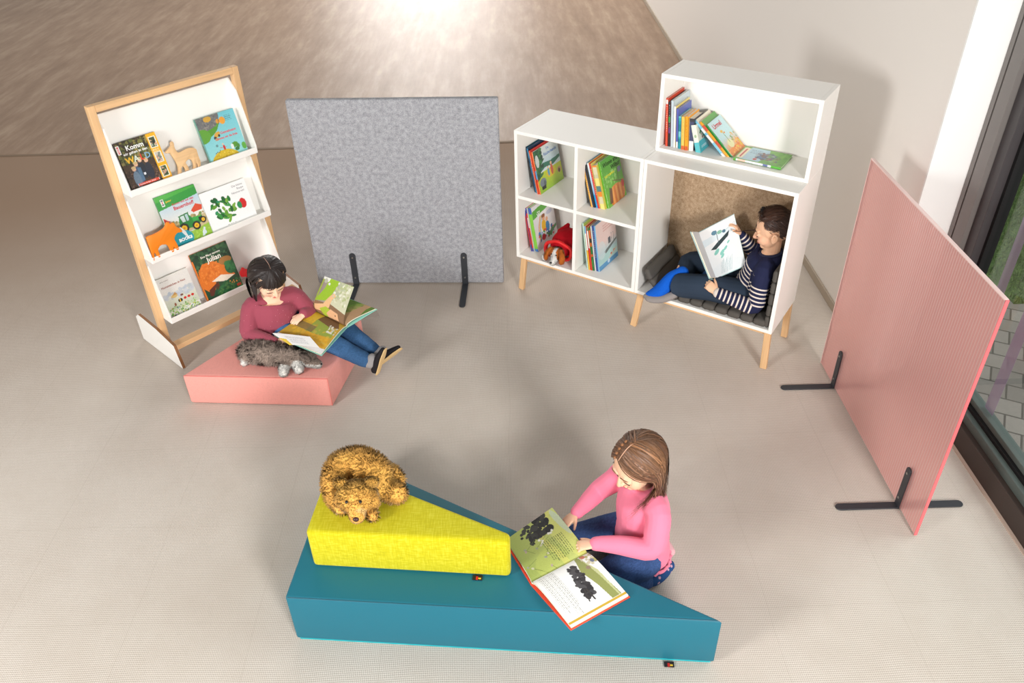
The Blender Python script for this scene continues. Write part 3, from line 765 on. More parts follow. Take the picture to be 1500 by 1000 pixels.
book('picture_book', 'light blue book about saving the earth at the right end of the top rack shelf', tray_M(0, 0.522), .230, .236, .012, c, (128, 204, 214), (110, 170, 150),
     titles=[('Gemeinsam', .112, .128, .0195, (226, 80, 96), 'LEFT', .0004), ('retten wir die Erde', .088, .104, .0150, (226, 80, 96), 'LEFT', .0004)])
# 3 farm book
c = Canvas(.232, .286, 110, (214, 226, 232))
c.vgrad((230, 232, 226), (176, 204, 222), .45, .85); c.rect(0, 1, .84, 1, (52, 150, 62)); c.poly([(0, .74), (1, .82), (1, .86), (0, .86)], (52, 150, 62)); c.poly([(0, .90), (1, .96), (1, 1), (0, 1)], (86, 180, 72), .7)
c.poly([(.02, .60), (.16, .50), (.02, .50)], (206, 66, 50)); c.poly([(.70, .56), (.86, .66), (1, .60), (.96, .50), (.76, .50)], (214, 78, 48)); c.rect(.76, .98, .42, .52, (236, 232, 222))
c.rect(0, 1, .22, .44, (200, 184, 140)); c.spots(40, 0, 1, .34, .48, [(120, 150, 80), (150, 140, 90), (180, 160, 110)], .015, .04, 3)
c.poly([(0, 0), (1, 0), (1, .24), (.5, .20), (0, .26)], (150, 192, 66)); c.spots(60, 0, 1, 0, .2, [(170, 206, 84), (130, 176, 56), (190, 214, 110)], .008, .025, 6)
c.poly([(.30, .30), (.36, .50), (.62, .50), (.66, .44), (.90, .42), (.92, .32), (.6, .26)], (40, 140, 62)); c.poly([(.36, .54), (.62, .56), (.60, .40), (.40, .40)], (44, 120, 58)); c.poly([(.39, .52), (.50, .53), (.50, .41), (.42, .41)], (206, 222, 222)); c.poly([(.52, .53), (.59, .53), (.58, .41), (.52, .41)], (180, 206, 210))
c.poly([(.66, .44), (.88, .42), (.88, .36), (.66, .36)], (60, 168, 76)); c.rect(.80, .90, .33, .40, (30, 40, 40))
for x, y, r in ((.40, .30, .115), (.70, .27, .10), (.90, .33, .075)): c.ell(x, y, r, r, (42, 42, 44)); c.ell(x, y, r*.58, r*.58, (240, 190, 40)); c.ell(x, y, r*.22, r*.22, (200, 140, 30))
c.ell(.30, .12, .24, .20, (36, 160, 176)); c.poly([(.26, .34), (.36, .16), (.42, .12), (.40, .24), (.32, .35)], (236, 240, 240)); c.rect(.11, .19, .80, .93, (250, 250, 250)); c.rect(.12, .18, .885, .92, (40, 40, 40), .8); c.rect(.12, .18, .81, .85, (40, 40, 40), .8); c.rect(.13, .17, .853, .882, (220, 40, 40))
c.ell(.82, .10, .05, .05, (210, 226, 236)); c.poly([(.74, .04), (.84, .20), (.88, .18), (.80, .03)], (214, 226, 232)); c.grain(.03)
book('picture_book', 'green topped farm book with a tractor on its cover, middle rack shelf', tray_M(1, 0.204), .232, .286, .012, c, (214, 226, 232), (60, 140, 70),
     titles=[('Komm mit auf den', .078, .217, .0165, (206, 40, 50), 'LEFT', .0003), ('Bauernhof!', .078, .192, .0265, (206, 40, 50), 'LEFT', .0006), ('BOOKii', .040, .026, .023, (255, 255, 255), 'LEFT', .0012), ('Junior', .052, .243, .013, (250, 200, 60), 'LEFT', .0003)])
# 4 white book with green leaves
c = Canvas(.282, .224, 110, (248, 248, 247))
rr = random.Random(5)
for k in range(46):
    x = rr.uniform(.16, .62); y = rr.uniform(.16, .74); c.ell(x, y, rr.uniform(.035, .07), rr.uniform(.02, .04), rr.choice([(34, 120, 52), (58, 150, 66), (24, 96, 46), (96, 156, 50), (30, 140, 100), (120, 170, 60)]), rr.uniform(0, 3))
c.ell(.80, .44, .075, .10, (206, 40, 40)); c.ell(.72, .42, .05, .07, (40, 140, 84)); c.textlines(.34, .56, .06, .085, 1, (150, 150, 150), .8); c.grain(.02)
book('picture_book', 'white landscape book with green leaves and a red dot, middle rack shelf', tray_M(1, 0.438), .282, .224, .010, c, (248, 248, 247), (236, 236, 232),
     titles=[('Die kleine', .262, .196, .0165, (130, 130, 134), 'RIGHT', 0), ('Raupe', .262, .178, .0165, (130, 130, 134), 'RIGHT', 0), ('Nimmersatt', .262, .160, .0165, (130, 130, 134), 'RIGHT', 0)])
# 5 meadow book
c = Canvas(.188, .228, 90, (226, 224, 218))
c.vgrad((196, 208, 180), (226, 224, 216), .15, .62); c.spots(50, .05, .95, .44, .6, [(176, 190, 206), (200, 206, 214), (186, 196, 200)], .03, .07, 2, .6)
c.spots(130, .05, .95, .03, .24, [(110, 164, 66), (140, 186, 84), (86, 140, 60), (168, 200, 110), (206, 214, 150)], .008, .03, 3, .85)
c.spots(24, .05, .95, .02, .26, [(206, 60, 60), (120, 130, 200), (236, 200, 90), (230, 110, 100)], .008, .018, 8)
for x in (.62, .74, .86): c.ell(x, .34, .045, .035, (206, 46, 40))
c.ell(.46, .33, .07, .055, (52, 44, 34)); c.rect(.44, .47, .29, .37, (226, 180, 60)); c.ell(.34, .48, .10, .05, (214, 186, 120)); c.poly([(.27, .50), (.40, .57), (.45, .50)], (196, 150, 90)); c.ell(.28, .28, .03, .05, (150, 90, 60)); c.ell(.56, .44, .05, .03, (120, 80, 60))
c.textlines(.10, .40, .88, .92, 1, (120, 110, 100), .7); c.grain(.04)
book('picture_book', 'pale meadow picture book at the left of the lowest rack shelf', tray_M(2, 0.074), .188, .228, .010, c, (226, 224, 218), (220, 216, 206),
     titles=[('Hummelchen in Not', .014, .168, .0170, (150, 70, 50), 'LEFT', .0003)])
# 6 green and orange book
c = Canvas(.232, .282, 110, (38, 76, 52))
c.spots(120, 0, 1, .62, 1, [(52, 96, 62), (34, 68, 48), (66, 108, 70), (28, 58, 42)], .02, .06, 2)
c.poly([(0, .30), (.06, .62), (.22, .74), (.50, .72), (.74, .56), (.92, .30), (.70, .26), (.40, .34), (.30, .16), (.16, .14)], (222, 120, 44)); c.spots(60, .05, .6, .35, .68, [(232, 140, 60), (206, 104, 36)], .012, .04, 7, .7)
c.poly([(.28, .34), (.56, .40), (.90, .30), (.62, .24)], (240, 226, 206)); c.ell(.80, .64, .17, .10, (170, 120, 64)); c.ell(.86, .47, .14, .16, (44, 110, 66)); c.spots(30, .74, .98, .36, .6, [(60, 130, 76), (34, 90, 56)], .02, .05, 9, .7)
c.poly([(.14, .20), (.44, .30), (.42, .14), (.36, .10), (.34, .22), (.20, .06), (.12, .08)], (92, 50, 36)); c.poly([(.30, 0), (.34, .14), (.60, .26), (.86, .18), (1, .0)], (38, 96, 58)); c.spots(70, .3, 1, 0, .2, [(52, 116, 66), (30, 80, 50), (80, 130, 70)], .015, .04, 11, .8)
c.spots(6, .72, .9, .1, .22, [(236, 150, 60)], .012, .02, 3); c.rect(.86, .97, .04, .09, (200, 70, 44)); c.rect(0, .03, 0, .86, (222, 120, 44)); c.grain(.05)
book('picture_book', 'dark green book with a big orange shape, middle of the lowest rack shelf', tray_M(2, 0.300), .232, .282, .012, c, (38, 76, 52), (214, 116, 44),
     titles=[('Eine Maus namens', .056, .239, .0165, (245, 240, 230), 'LEFT', .0003), ('Julian', .086, .205, .041, (245, 240, 230), 'LEFT', .0009)])
def wooden_toy(name, label, poly, mat, M, th=0.016):
    P = np.array(poly, float); x0 = P[:, 0].mean(); z0 = P[:, 1].min(); P = P-[x0, z0]
    a = sum(P[i-1][0]*P[i][1]-P[i][0]*P[i-1][1] for i in range(len(P)))
    if a < 0: P = P[::-1]
    # slight corner rounding (Chaikin)
    Q = []
    for i in range(len(P)):
        a, b = P[i], P[(i+1) % len(P)]; Q += [a*.8+b*.2, a*.2+b*.8]
    V, F = prism([tuple(q) for q in Q], 0, th, 0.0018, 2)
    o = obj(name, (np.stack([V[:, 0], -V[:, 2], V[:, 1]], 1), F), mat, M=M @ Matrix.Translation((0, 0, 0)), autosmooth=35)
    tag(o, label, 'toy'); return o, x0, z0
deer = [(0.308,0.142),(0.338,0.157),(0.35,0.164),(0.353,0.179),(0.364,0.183),(0.369,0.171),(0.363,0.15),(0.366,0.124),(0.376,0.119),(0.426,0.127),(0.454,0.122),(0.47,0.108),(0.468,0.092),(0.466,0.064),(0.467,0.042),(0.453,0.013),(0.439,0.012),(0.445,0.034),(0.442,0.046),(0.435,0.023),(0.425,0.01),(0.409,0.013),(0.426,0.04),(0.426,0.066),(0.41,0.074),(0.386,0.064),(0.394,0.036),(0.39,0.014),(0.371,0.01),(0.374,0.035),(0.368,0.051),(0.358,0.047),(0.345,0.012),(0.327,0.013),(0.343,0.052),(0.344,0.081),(0.336,0.115),(0.332,0.131),(0.315,0.133)]
cow = [(0.075,0.139),(0.127,0.137),(0.181,0.147),(0.199,0.171),(0.211,0.17),(0.213,0.156),(0.23,0.161),(0.238,0.152),(0.238,0.133),(0.261,0.113),(0.264,0.093),(0.229,0.1),(0.207,0.076),(0.214,0.042),(0.214,0.012),(0.199,0.012),(0.19,0.042),(0.187,0.013),(0.171,0.011),(0.164,0.063),(0.129,0.072),(0.106,0.054),(0.109,0.013),(0.094,0.013),(0.086,0.053),(0.071,0.007),(0.066,0.006),(0.072,0.083),(0.073,0.113)]
fox = [(0.534,0.097),(0.564,0.125),(0.572,0.108),(0.589,0.100),(0.646,0.104),(0.697,0.100),(0.725,0.085),(0.733,0.05),(0.72,0.035),(0.705,0.045),(0.700,0.018),(0.684,0.018),(0.678,0.045),(0.655,0.048),(0.618,0.046),(0.604,0.040),(0.602,0.018),(0.586,0.018),(0.573,0.052),(0.558,0.065),(0.537,0.07)]
for nm, lab, pl_, mt_, k in (('wooden_deer', 'natural wood cut-out deer standing on the top rack shelf', deer, wood('pale_toy_wood', (232, 190, 138), 0), 0),
                             ('wooden_calf', 'orange cut-out calf standing in front of the farm book', cow, plain('orange_paint', (244, 136, 30), 0.45, 0.4, nscale=60, nstr=0.03), 1),
                             ('wooden_fox', 'red cut-out animal on the lowest rack shelf, partly behind a child\'s head', fox, plain('red_paint', (210, 36, 38), 0.45, 0.4), 2)):
    x0 = sum(p[0] for p in pl_)/len(pl_); z0 = min(p[1] for p in pl_)
    wooden_toy(nm, lab, pl_, mt_, tray_M(k, x0, 0.0, 0.3165 if k != 1 else 0.3325, None if k != 1 else 0.16))

# ---- books in the cabinets: local frame X=v (into the cabinet), Y=-u, Z=up, leaning to the left by `lean`
def shelf_M(u, v, z, lean, yaw=0.0):
    B = Matrix(((0, -1, 0, 0), (1, 0, 0, 0), (0, 0, 1, 0), (0, 0, 0, 1)))
    return M_cab @ Matrix.Translation((u, v, z)) @ Matrix.Rotation(yaw, 4, 'Z') @ Matrix.Rotation(-lean, 4, 'Y') @ B
def row(specs, u_right, z, lean, group, gap=0.0012):
    """specs from right to left: dict(label,W,H,T,v,...)"""
    u = u_right
    for sp_ in specs:
        s = dict(sp_); lab = s.pop('label'); T = s['T']; v = s.pop('v', .08); dl = s.pop('dl', 0.0)
        nm = s.pop('name', 'picture_book')
        book(nm, lab, shelf_M(u, v, z, lean), group=group, **s)
        u -= (T+gap)/math.cos(lean)
def lines_spine(col, n=1):
    def f(cv):
        cv.textlines(.3, .7, .3, .9, 14, col, .7)
    return f
def blocks_spine(cols, seed=0):
    def f(cv):
        r = random.Random(seed); y = 0
        while y < 1:
            h = r.uniform(.05, .22); cv.rect(0, 1, y, y+h, r.choice(cols)); y += h
    return f
zU, zL = Z0+zs+t+0.0012, Z0+t+0.0012
# upper left compartment
c = Canvas(.262, .255, 90, (206, 220, 226)); c.vgrad((150, 190, 60), (196, 206, 40), 0, .45); c.vgrad((180, 206, 220), (226, 230, 228), .55, 1)
c.poly([(0, .42), (.35, .52), (.7, .48), (1, .56), (1, .62), (.6, .60), (.3, .64), (0, .55)], (40, 110, 90)); c.poly([(0, 1), (0, .3), (.14, .36), (.20, .6), (.38, .72), (.26, .76), (.34, .88), (.22, .9), (.25, 1)], (34, 84, 52)); c.spots(30, 0, .3, .4, 1, [(44, 110, 60), (60, 130, 70), (28, 66, 46)], .02, .05, 2)
c.ell(.10, .74, .07, .14, (210, 216, 214)); c.ell(.55, .34, .2, .10, (216, 190, 40)); c.ell(.60, .40, .05, .13, (206, 90, 60)); c.ell(.60, .54, .035, .035, (236, 190, 150)); c.ell(.46, .38, .04, .10, (80, 150, 190)); c.ell(.46, .48, .03, .03, (236, 190, 150))
c.ell(.18, .22, .13, .10, (120, 130, 140)); c.ell(.24, .18, .05, .07, (90, 98, 108)); c.ell(.88, .28, .08, .07, (196, 150, 100)); c.ell(.88, .26, .04, .05, (70, 50, 40)); c.rect(.1, .26, .06, .14, (40, 44, 40)); c.grain(.04)
row([dict(label='colourful fairy tale book, its meadow and tree cover facing out, upper left compartment', W=.262, H=.255, T=.011, canvas=c, spine='d84a2c', spine_art=blocks_spine([(220, 80, 50), (90, 160, 210), (236, 120, 60)], 3), v=.078,
          titles=[('Die', .135, .225, .020, (90, 130, 190), 'LEFT', .0003), ('Räuberbande', .100, .196, .026, (60, 110, 180), 'LEFT', .0004)]),
     dict(label='orange-red spined thin book, second from the right in the upper left compartment', W=.25, H=.262, T=.009, spine='e8582e', front='c83030', v=.074, spine_art=lines_spine((250, 220, 200))),
     dict(label='white and orange spined thin book, third from the right in the upper left compartment', W=.25, H=.248, T=.007, spine='f0efe9', front='e8e4da', v=.082, spine_art=blocks_spine([(240, 238, 232), (236, 130, 60), (230, 226, 220)], 5)),
     dict(label='dark blue spined book, second from the left in the upper left compartment', W=.27, H=.272, T=.010, spine='2f6f92', front='203a58', v=.084, spine_art=blocks_spine([(50, 110, 150), (36, 84, 120), (190, 206, 214), (60, 130, 170)], 8)),
     dict(label='near-black thin book leaning on the side of the upper left compartment', W=.27, H=.275, T=.008, spine='1c2a38', front='1a4a5c', v=.088)],
    .130, zU, math.radians(13), 'books in the upper left compartment')
# upper right compartment
c = Canvas(.235, .275, 90, (96, 172, 48)); c.vgrad((120, 190, 60), (78, 160, 44)); c.spots(40, .1, .7, .3, .7, [(150, 206, 110), (110, 190, 80), (170, 214, 130)], .02, .05, 3, .7)
c.ell(.55, .16, .42, .26, (232, 140, 60)); 
for k in range(7): c.ell(.25+.1*k, .15, .05, .25, (244, 166, 84) if k % 2 else (222, 120, 44))
c.ell(.92, .30, .07, .10, (206, 60, 50)); c.poly([(.10, .06), (.20, .40), (.34, .34), (.26, .05)], (44, 50, 44), .8); c.line([(.45, .48), (.92, .36)], .02, (120, 84, 60)); c.ell(.86, .62, .10, .07, (120, 120, 150)); c.line([(.72, .44), (.80, .74)], .02, (90, 70, 60)); c.grain(.05)
row([dict(label='bright green book with an orange pumpkin cover facing out, upper right compartment', W=.215, H=.272, T=.013, canvas=c, spine='5fae34', v=.118,
          titles=[('Winnie and', .02, .228, .036, (24, 28, 24), 'LEFT', .0006), ('Wilbur', .10, .194, .036, (24, 28, 24), 'LEFT', .0006), ('THE PUMPKIN', .016, .168, .018, (236, 226, 60), 'LEFT', .0005)]),
     dict(label='beige and orange book just left of the green pumpkin book', W=.24, H=.258, T=.028, spine='c9c6a4', front='e8d060', v=.098, spine_art=blocks_spine([(200, 196, 160), (214, 206, 170), (236, 140, 50), (90, 130, 130), (240, 220, 130)], 12)),
     dict(label='red spined book in the upper right compartment', W=.25, H=.262, T=.012, spine='d8302e', front='f0d870', v=.094, spine_art=lines_spine((250, 220, 200))),
     dict(label='white and sky blue spined book in the upper right compartment', W=.25, H=.264, T=.013, spine='3aa6dc', front='e0a040', v=.096, spine_art=lambda cv: (cv.vgrad((40, 160, 220), (236, 240, 240)), cv.rect(0, 1, 0, .3, (30, 150, 216)))),
     dict(label='black spined book in the upper right compartment, beside the yellow one', W=.24, H=.25, T=.011, spine='2c2a2a', front='2c2a2a', v=.09),
     dict(label='amber yellow spined book in the upper right compartment', W=.26, H=.278, T=.013, spine='e6ae50', front='3060a0', v=.088, spine_art=lines_spine((120, 80, 40))),
     dict(label='dark grey book at the left end of the upper right compartment', W=.25, H=.274, T=.008, spine='4a4a48', front='405060', v=.092)],
    .556, zU, math.radians(15.5), 'books in the upper right compartment')
# lower left compartment
c = Canvas(.24, .285, 90, (240, 240, 240)); c.poly([(0, .72), (1, .84), (1, 1), (0, .90)], (96, 180, 60)); c.rect(0, 1, .93, 1, (238, 238, 238)); c.ell(.92, .95, .09, .08, (40, 60, 120)); c.rect(.88, .96, .92, .98, (240, 240, 240), .7)
for r_, cc in ((.50, (236, 150, 120)), (.46, (240, 220, 120)), (.42, (140, 190, 226)), (.38, (240, 240, 240))): c.ell(.62, .30, r_, r_*1.1, cc) if False else c.line([(.16+(.5-r_), .22), (.20+(.5-r_), .5), (.32+(.5-r_), .70)], .03, cc)
c.ell(.44, .46, .11, .16, (240, 190, 50)); c.ell(.46, .64, .08, .08, (236, 180, 140)); c.ell(.46, .68, .085, .05, (150, 90, 50)); c.ell(.60, .40, .09, .14, (60, 130, 180)); c.ell(.60, .56, .06, .06, (236, 180, 140)); c.spots(40, .15, .85, .16, .38, [(60, 110, 180), (80, 160, 90), (220, 70, 60), (90, 140, 200)], .02, .05, 3)
c.ell(.36, .22, .09, .08, (206, 44, 52)); c.poly([(.55, .22), (1, .34), (1, .28), (.6, .14)], (90, 160, 90)); c.ell(.76, .68, .14, .06, (206, 210, 226)); c.grain(.02)
row([dict(label='white weather book with a green banner, its cover facing out, lower left compartment', W=.235, H=.286, T=.024, canvas=c, spine='7cc23e', v=.086, spine_art=lambda cv: (cv.rect(0, 1, .86, 1, (60, 90, 170)), cv.rect(0, 1, 0, .06, (60, 120, 190))),
          titles=[('Unser', .05, .232, .014, (255, 255, 255), 'LEFT', .0004), ('Wetter', .046, .206, .034, (255, 255, 255), 'LEFT', .001)]),
     dict(label='red spined children\'s book in the lower left compartment', W=.25, H=.284, T=.010, spine='e03a30', front='e8e4e0', v=.076, spine_art=lambda cv: (cv.rect(0, 1, .88, 1, (50, 70, 160)), cv.rect(.2, .8, .55, .78, (245, 240, 236)), cv.rect(0, 1, 0, .08, (80, 110, 180)))),
     dict(label='blue and red thin book at the left end of the lower left compartment', W=.25, H=.280, T=.008, spine='c8343c', front='405090', v=.072, spine_art=lambda cv: (cv.rect(0, 1, .84, 1, (60, 80, 170)), cv.rect(0, 1, 0, .16, (70, 100, 180))))],
    .106, zL, math.radians(10.5), 'books in the lower left compartment')
# lower right compartment
c = Canvas(.235, .292, 90, (236, 206, 200)); c.vgrad((150, 206, 216), (236, 206, 200), .25, .55); c.rect(0, 1, 0, .30, (178, 216, 214)); c.poly([(.3, .33), (.40, .27), (1, .40), (1, .44)], (90, 100, 100)); c.rect(.56, .68, .42, .56, (70, 74, 84)); c.line([(.72, .42), (.74, .62)], .015, (90, 96, 110)); c.line([(.85, .42), (.84, .60)], .015, (90, 96, 110))
c.rect(0, 1, 0, .10, (80, 150, 200)); c.ell(.5, .07, .06, .05, (200, 220, 240)); c.ell(.82, .20, .06, .035, (220, 110, 70)); c.ell(.66, .18, .04, .03, (206, 90, 60)); c.poly([(.5, .12), (.95, .24), (.95, .2), (.55, .1)], (214, 200, 180)); c.ell(.20, .4, .20, .24, (214, 226, 230), 0, .6); c.textlines(.35, .9, .74, .90, 3, (200, 120, 110), .6); c.grain(.03)
row([dict(label='pale pink and blue seaside book, its cover facing out, lower right compartment', W=.232, H=.292, T=.010, canvas=c, spine='7ab6de', v=.068),
     dict(label='navy spined book in the lower right compartment', W=.235, H=.290, T=.012, spine='34509c', front='2a3f80', v=.070, spine_art=lines_spine((226, 220, 120))),
     dict(label='white thin book in the lower right compartment, left of the navy one', W=.235, H=.286, T=.007, spine='f2f1ec', front='e8e6e0', v=.066),
     dict(label='dark green and orange spined book in the lower right compartment', W=.235, H=.272, T=.012, spine='2c6a3c', front='303030', v=.064, spine_art=blocks_spine([(40, 120, 60), (50, 50, 46), (226, 110, 50), (60, 140, 70)], 4)),
     dict(label='red and white spined book in the lower right compartment', W=.235, H=.276, T=.011, spine='d63430', front='d08840', v=.062, spine_art=lambda cv: (cv.rect(0, 1, .52, 1, (240, 236, 228)), cv.rect(0, 1, .92, 1, (70, 130, 90)))),
     dict(label='yellow and white spined book in the lower right compartment', W=.235, H=.280, T=.012, spine='f0b43c', front='c86030', v=.060, spine_art=lambda cv: (cv.rect(0, 1, .46, 1, (236, 240, 240)), cv.rect(0, 1, .84, 1, (110, 180, 220)))),
     dict(label='mint green spined book at the left end of the lower right compartment', W=.24, H=.292, T=.010, spine='bfe0d2', front='a4c060', v=.062)],
    .541, zL, math.radians(8.5), 'books in the lower right compartment')
# shelf box: upright books
zS = Z1+0.0005+t+0.0012
row([dict(label='dark paperback with its cover facing right, rightmost upright book in the shelf box', name='paperback', W=.115, H=.168, T=.026, spine='e8ece8', front='3c3c48', v=.174, spine_art=lambda cv: (cv.rect(0, 1, .3, 1, (70, 76, 110)), cv.rect(0, 1, .9, 1, (60, 60, 64)))),
     dict(label='orange spined thick paperback among the upright books in the shelf box', name='paperback', W=.135, H=.176, T=.019, spine='f2a41e', front='f2a41e', v=.166, spine_art=lambda cv: (cv.textlines(.3, .7, .3, .9, 12, (140, 70, 20), .7), cv.rect(0, 1, 0, .12, (214, 90, 40)))),
     dict(label='pale yellow spined paperback among the upright books in the shelf box', name='paperback', W=.135, H=.172, T=.018, spine='f4c860', front='f4c860', v=.166, spine_art=lambda cv: (cv.textlines(.3, .7, .3, .9, 12, (214, 120, 60), .6), cv.rect(0, 1, 0, .12, (220, 100, 50)))),
     dict(label='teal spined paperback among the upright books in the shelf box', name='paperback', W=.14, H=.170, T=.016, spine='1f9aa6', front='209aa6', v=.168, spine_art=blocks_spine([(30, 150, 164), (50, 170, 180), (24, 130, 146), (120, 200, 206)], 6)),
     dict(label='violet blue spined book in the shelf box', W=.16, H=.204, T=.013, spine='5c62b4', front='5a68b8', v=.172, spine_art=lambda cv: cv.rect(0, 1, 0, .16, (240, 240, 240))),
     dict(label='white book with a yellow top edge in the shelf box', W=.17, H=.214, T=.012, spine='f2f2f0', front='f0d878', v=.170),
     dict(label='light grey-blue tall book in the shelf box', W=.20, H=.240, T=.015, spine='c2d0d8', front='c6d4da', v=.172),
     dict(label='black spined tall book in the shelf box', W=.20, H=.232, T=.012, spine='26282c', front='803030', v=.170, spine_art=lambda cv: (cv.textlines(.3, .7, .3, .95, 12, (200, 200, 200), .6), cv.rect(0, 1, .55, .68, (60, 150, 80)), cv.rect(0, 1, .3, .42, (110, 60, 130)))),
     dict(label='red-orange spined book at the left end of the shelf box', W=.20, H=.250, T=.013, spine='dc4a30', front='d84a30', v=.168, spine_art=lambda cv: (cv.textlines(.3, .7, .3, .85, 12, (250, 226, 214), .6), cv.rect(0, 1, .88, .97, (240, 236, 230))))],
    .990, zS, math.radians(4.5), 'upright books in the shelf box')
c = Canvas(.115, .150, 50, (240, 238, 220)); c.rect(0, 1, 0, .40, (70, 182, 192)); c.spots(24, .2, .95, .4, .75, [(70, 130, 60), (150, 60, 50), (60, 100, 50), (120, 160, 70)], .03, .07, 5); c.textlines(.2, .8, .12, .22, 2, (235, 245, 245), .8)
book('picture_book', 'small cream and turquoise book leaning beside the upright row', shelf_M(1.032, .172, zS, math.radians(17)), .110, .146, .028, c, (240, 238, 220), (90, 190, 198), spine_art=lambda cv: (cv.rect(0, 1, .38, 1, (240, 238, 222)), cv.ell(.5, .6, .25, .3, (160, 190, 150))))
lean = math.radians(48)
c = Canvas(.16, .215, 70, (190, 222, 228)); c.vgrad((230, 150, 60), (190, 222, 228), .15, .5); c.rect(0, 1, 0, .2, (232, 140, 56)); c.spots(30, 0, 1, .05, .3, [(240, 180, 80), (220, 120, 50), (214, 190, 70)], .02, .06, 2); c.ell(.42, .30, .18, .15, (226, 222, 170)); c.line([(.44, .34), (.42, .66)], .03, (120, 160, 90)); c.ell(.40, .66, .08, .05, (230, 180, 60)); c.ell(.50, .60, .05, .035, (226, 150, 60)); c.spots(16, .6, 1, .3, .5, [(120, 160, 80), (220, 170, 80)], .02, .04, 4); c.grain(.03)
row([dict(label='sky blue and orange book, topmost of the books leaning in the shelf box', W=.165, H=.212, T=.010, canvas=c, spine='3c9a50', v=.200, titles=[('Urmel', .022, .168, .038, (206, 60, 70), 'LEFT', .0008)]),
     dict(label='amber and green book beneath the topmost leaning book in the shelf box', W=.17, H=.232, T=.014, spine='f0a62e', front='58a044', v=.194, spine_art=blocks_spine([(240, 170, 50), (236, 160, 40), (210, 80, 60)], 2)),
     dict(label='white and turquoise book, lowest of the books leaning in the shelf box', W=.17, H=.238, T=.014, spine='7cc4dc', front='e8e0cc', v=.190, spine_art=blocks_spine([(130, 200, 226), (236, 236, 230), (214, 80, 70), (110, 190, 220)], 7))],
    1.196, zS, lean, 'books leaning in the shelf box')
c = Canvas(.242, .175, 90, (110, 170, 70)); c.poly([(.1, .05), (.16, .98), (.55, .98), (.6, .5), (.5, .05)], (176, 208, 224)); c.rect(.05, .10, .1, .9, (240, 226, 196)); c.rect(.03, .15, .12, .88, (240, 226, 196)); c.line([(.09, .2), (.09, .8)], .03, (200, 60, 60))
c.ell(.52, .45, .13, .13, (90, 120, 160)); c.ell(.62, .62, .12, .12, (120, 124, 130)); c.ell(.70, .40, .10, .11, (150, 110, 110)); c.spots(50, .38, .85, .25, .75, [(90, 100, 116), (130, 90, 84), (160, 170, 180), (70, 84, 110), (110, 80, 80)], .015, .05, 6); c.spots(50, .6, 1, .0, 1, [(96, 160, 60), (130, 186, 84), (80, 140, 56)], .02, .06, 3, .5); c.textlines(.20, .46, .55, .85, 3, (60, 90, 130), .6); c.ell(.40, .2, .04, .05, (206, 70, 60)); c.grain(.04)
# lying flat: cover faces up, spine towards the front
Mflat = M_cab @ Matrix.Translation((1.205, .166, zS)) @ Matrix(((1, 0, 0, 0), (0, 0, 1, 0), (0, -1, 0, .013), (0, 0, 0, 1)))
fb = thing('picture_book', 'green book lying flat with its cover up, at the right of the shelf box', 'book', Mflat)
(Vf, Ff), colf = c.mesh(lambda X, Y: np.stack([X*.242, np.zeros_like(X), Y*.178], 1))
sp1 = Canvas(.242, .012, 60, (240, 244, 244)); sp1.rect(0, .06, 0, 1, (90, 170, 60)); sp1.rect(.8, 1, 0, 1, (90, 180, 60)); sp1.rect(.62, .72, 0, 1, (110, 120, 170)); sp1.rect(.1, .25, 0, 1, (240, 200, 180))
(Vs, Fs), cols_ = sp1.mesh(lambda X, Y: np.stack([X*.242, .012-Y*.012, np.zeros_like(X)], 1))
Vb, Fb = box(0, .242, .010, .012, 0, .178)
obj('cover', merge([(Vf, Ff), (Vs, Fs), (Vb, Fb), box(0.0003, .2417, .0002, .0022, 0.0003, .1777)]), M_cover, fb, col=np.concatenate([colf, cols_, np.tile(lin((90, 170, 60)), (8, 1)), np.tile(lin((90, 170, 60)), (8, 1))]))
obj('pages', box(.003, .239, .0022, .010, .0005, .175), M_page, fb)
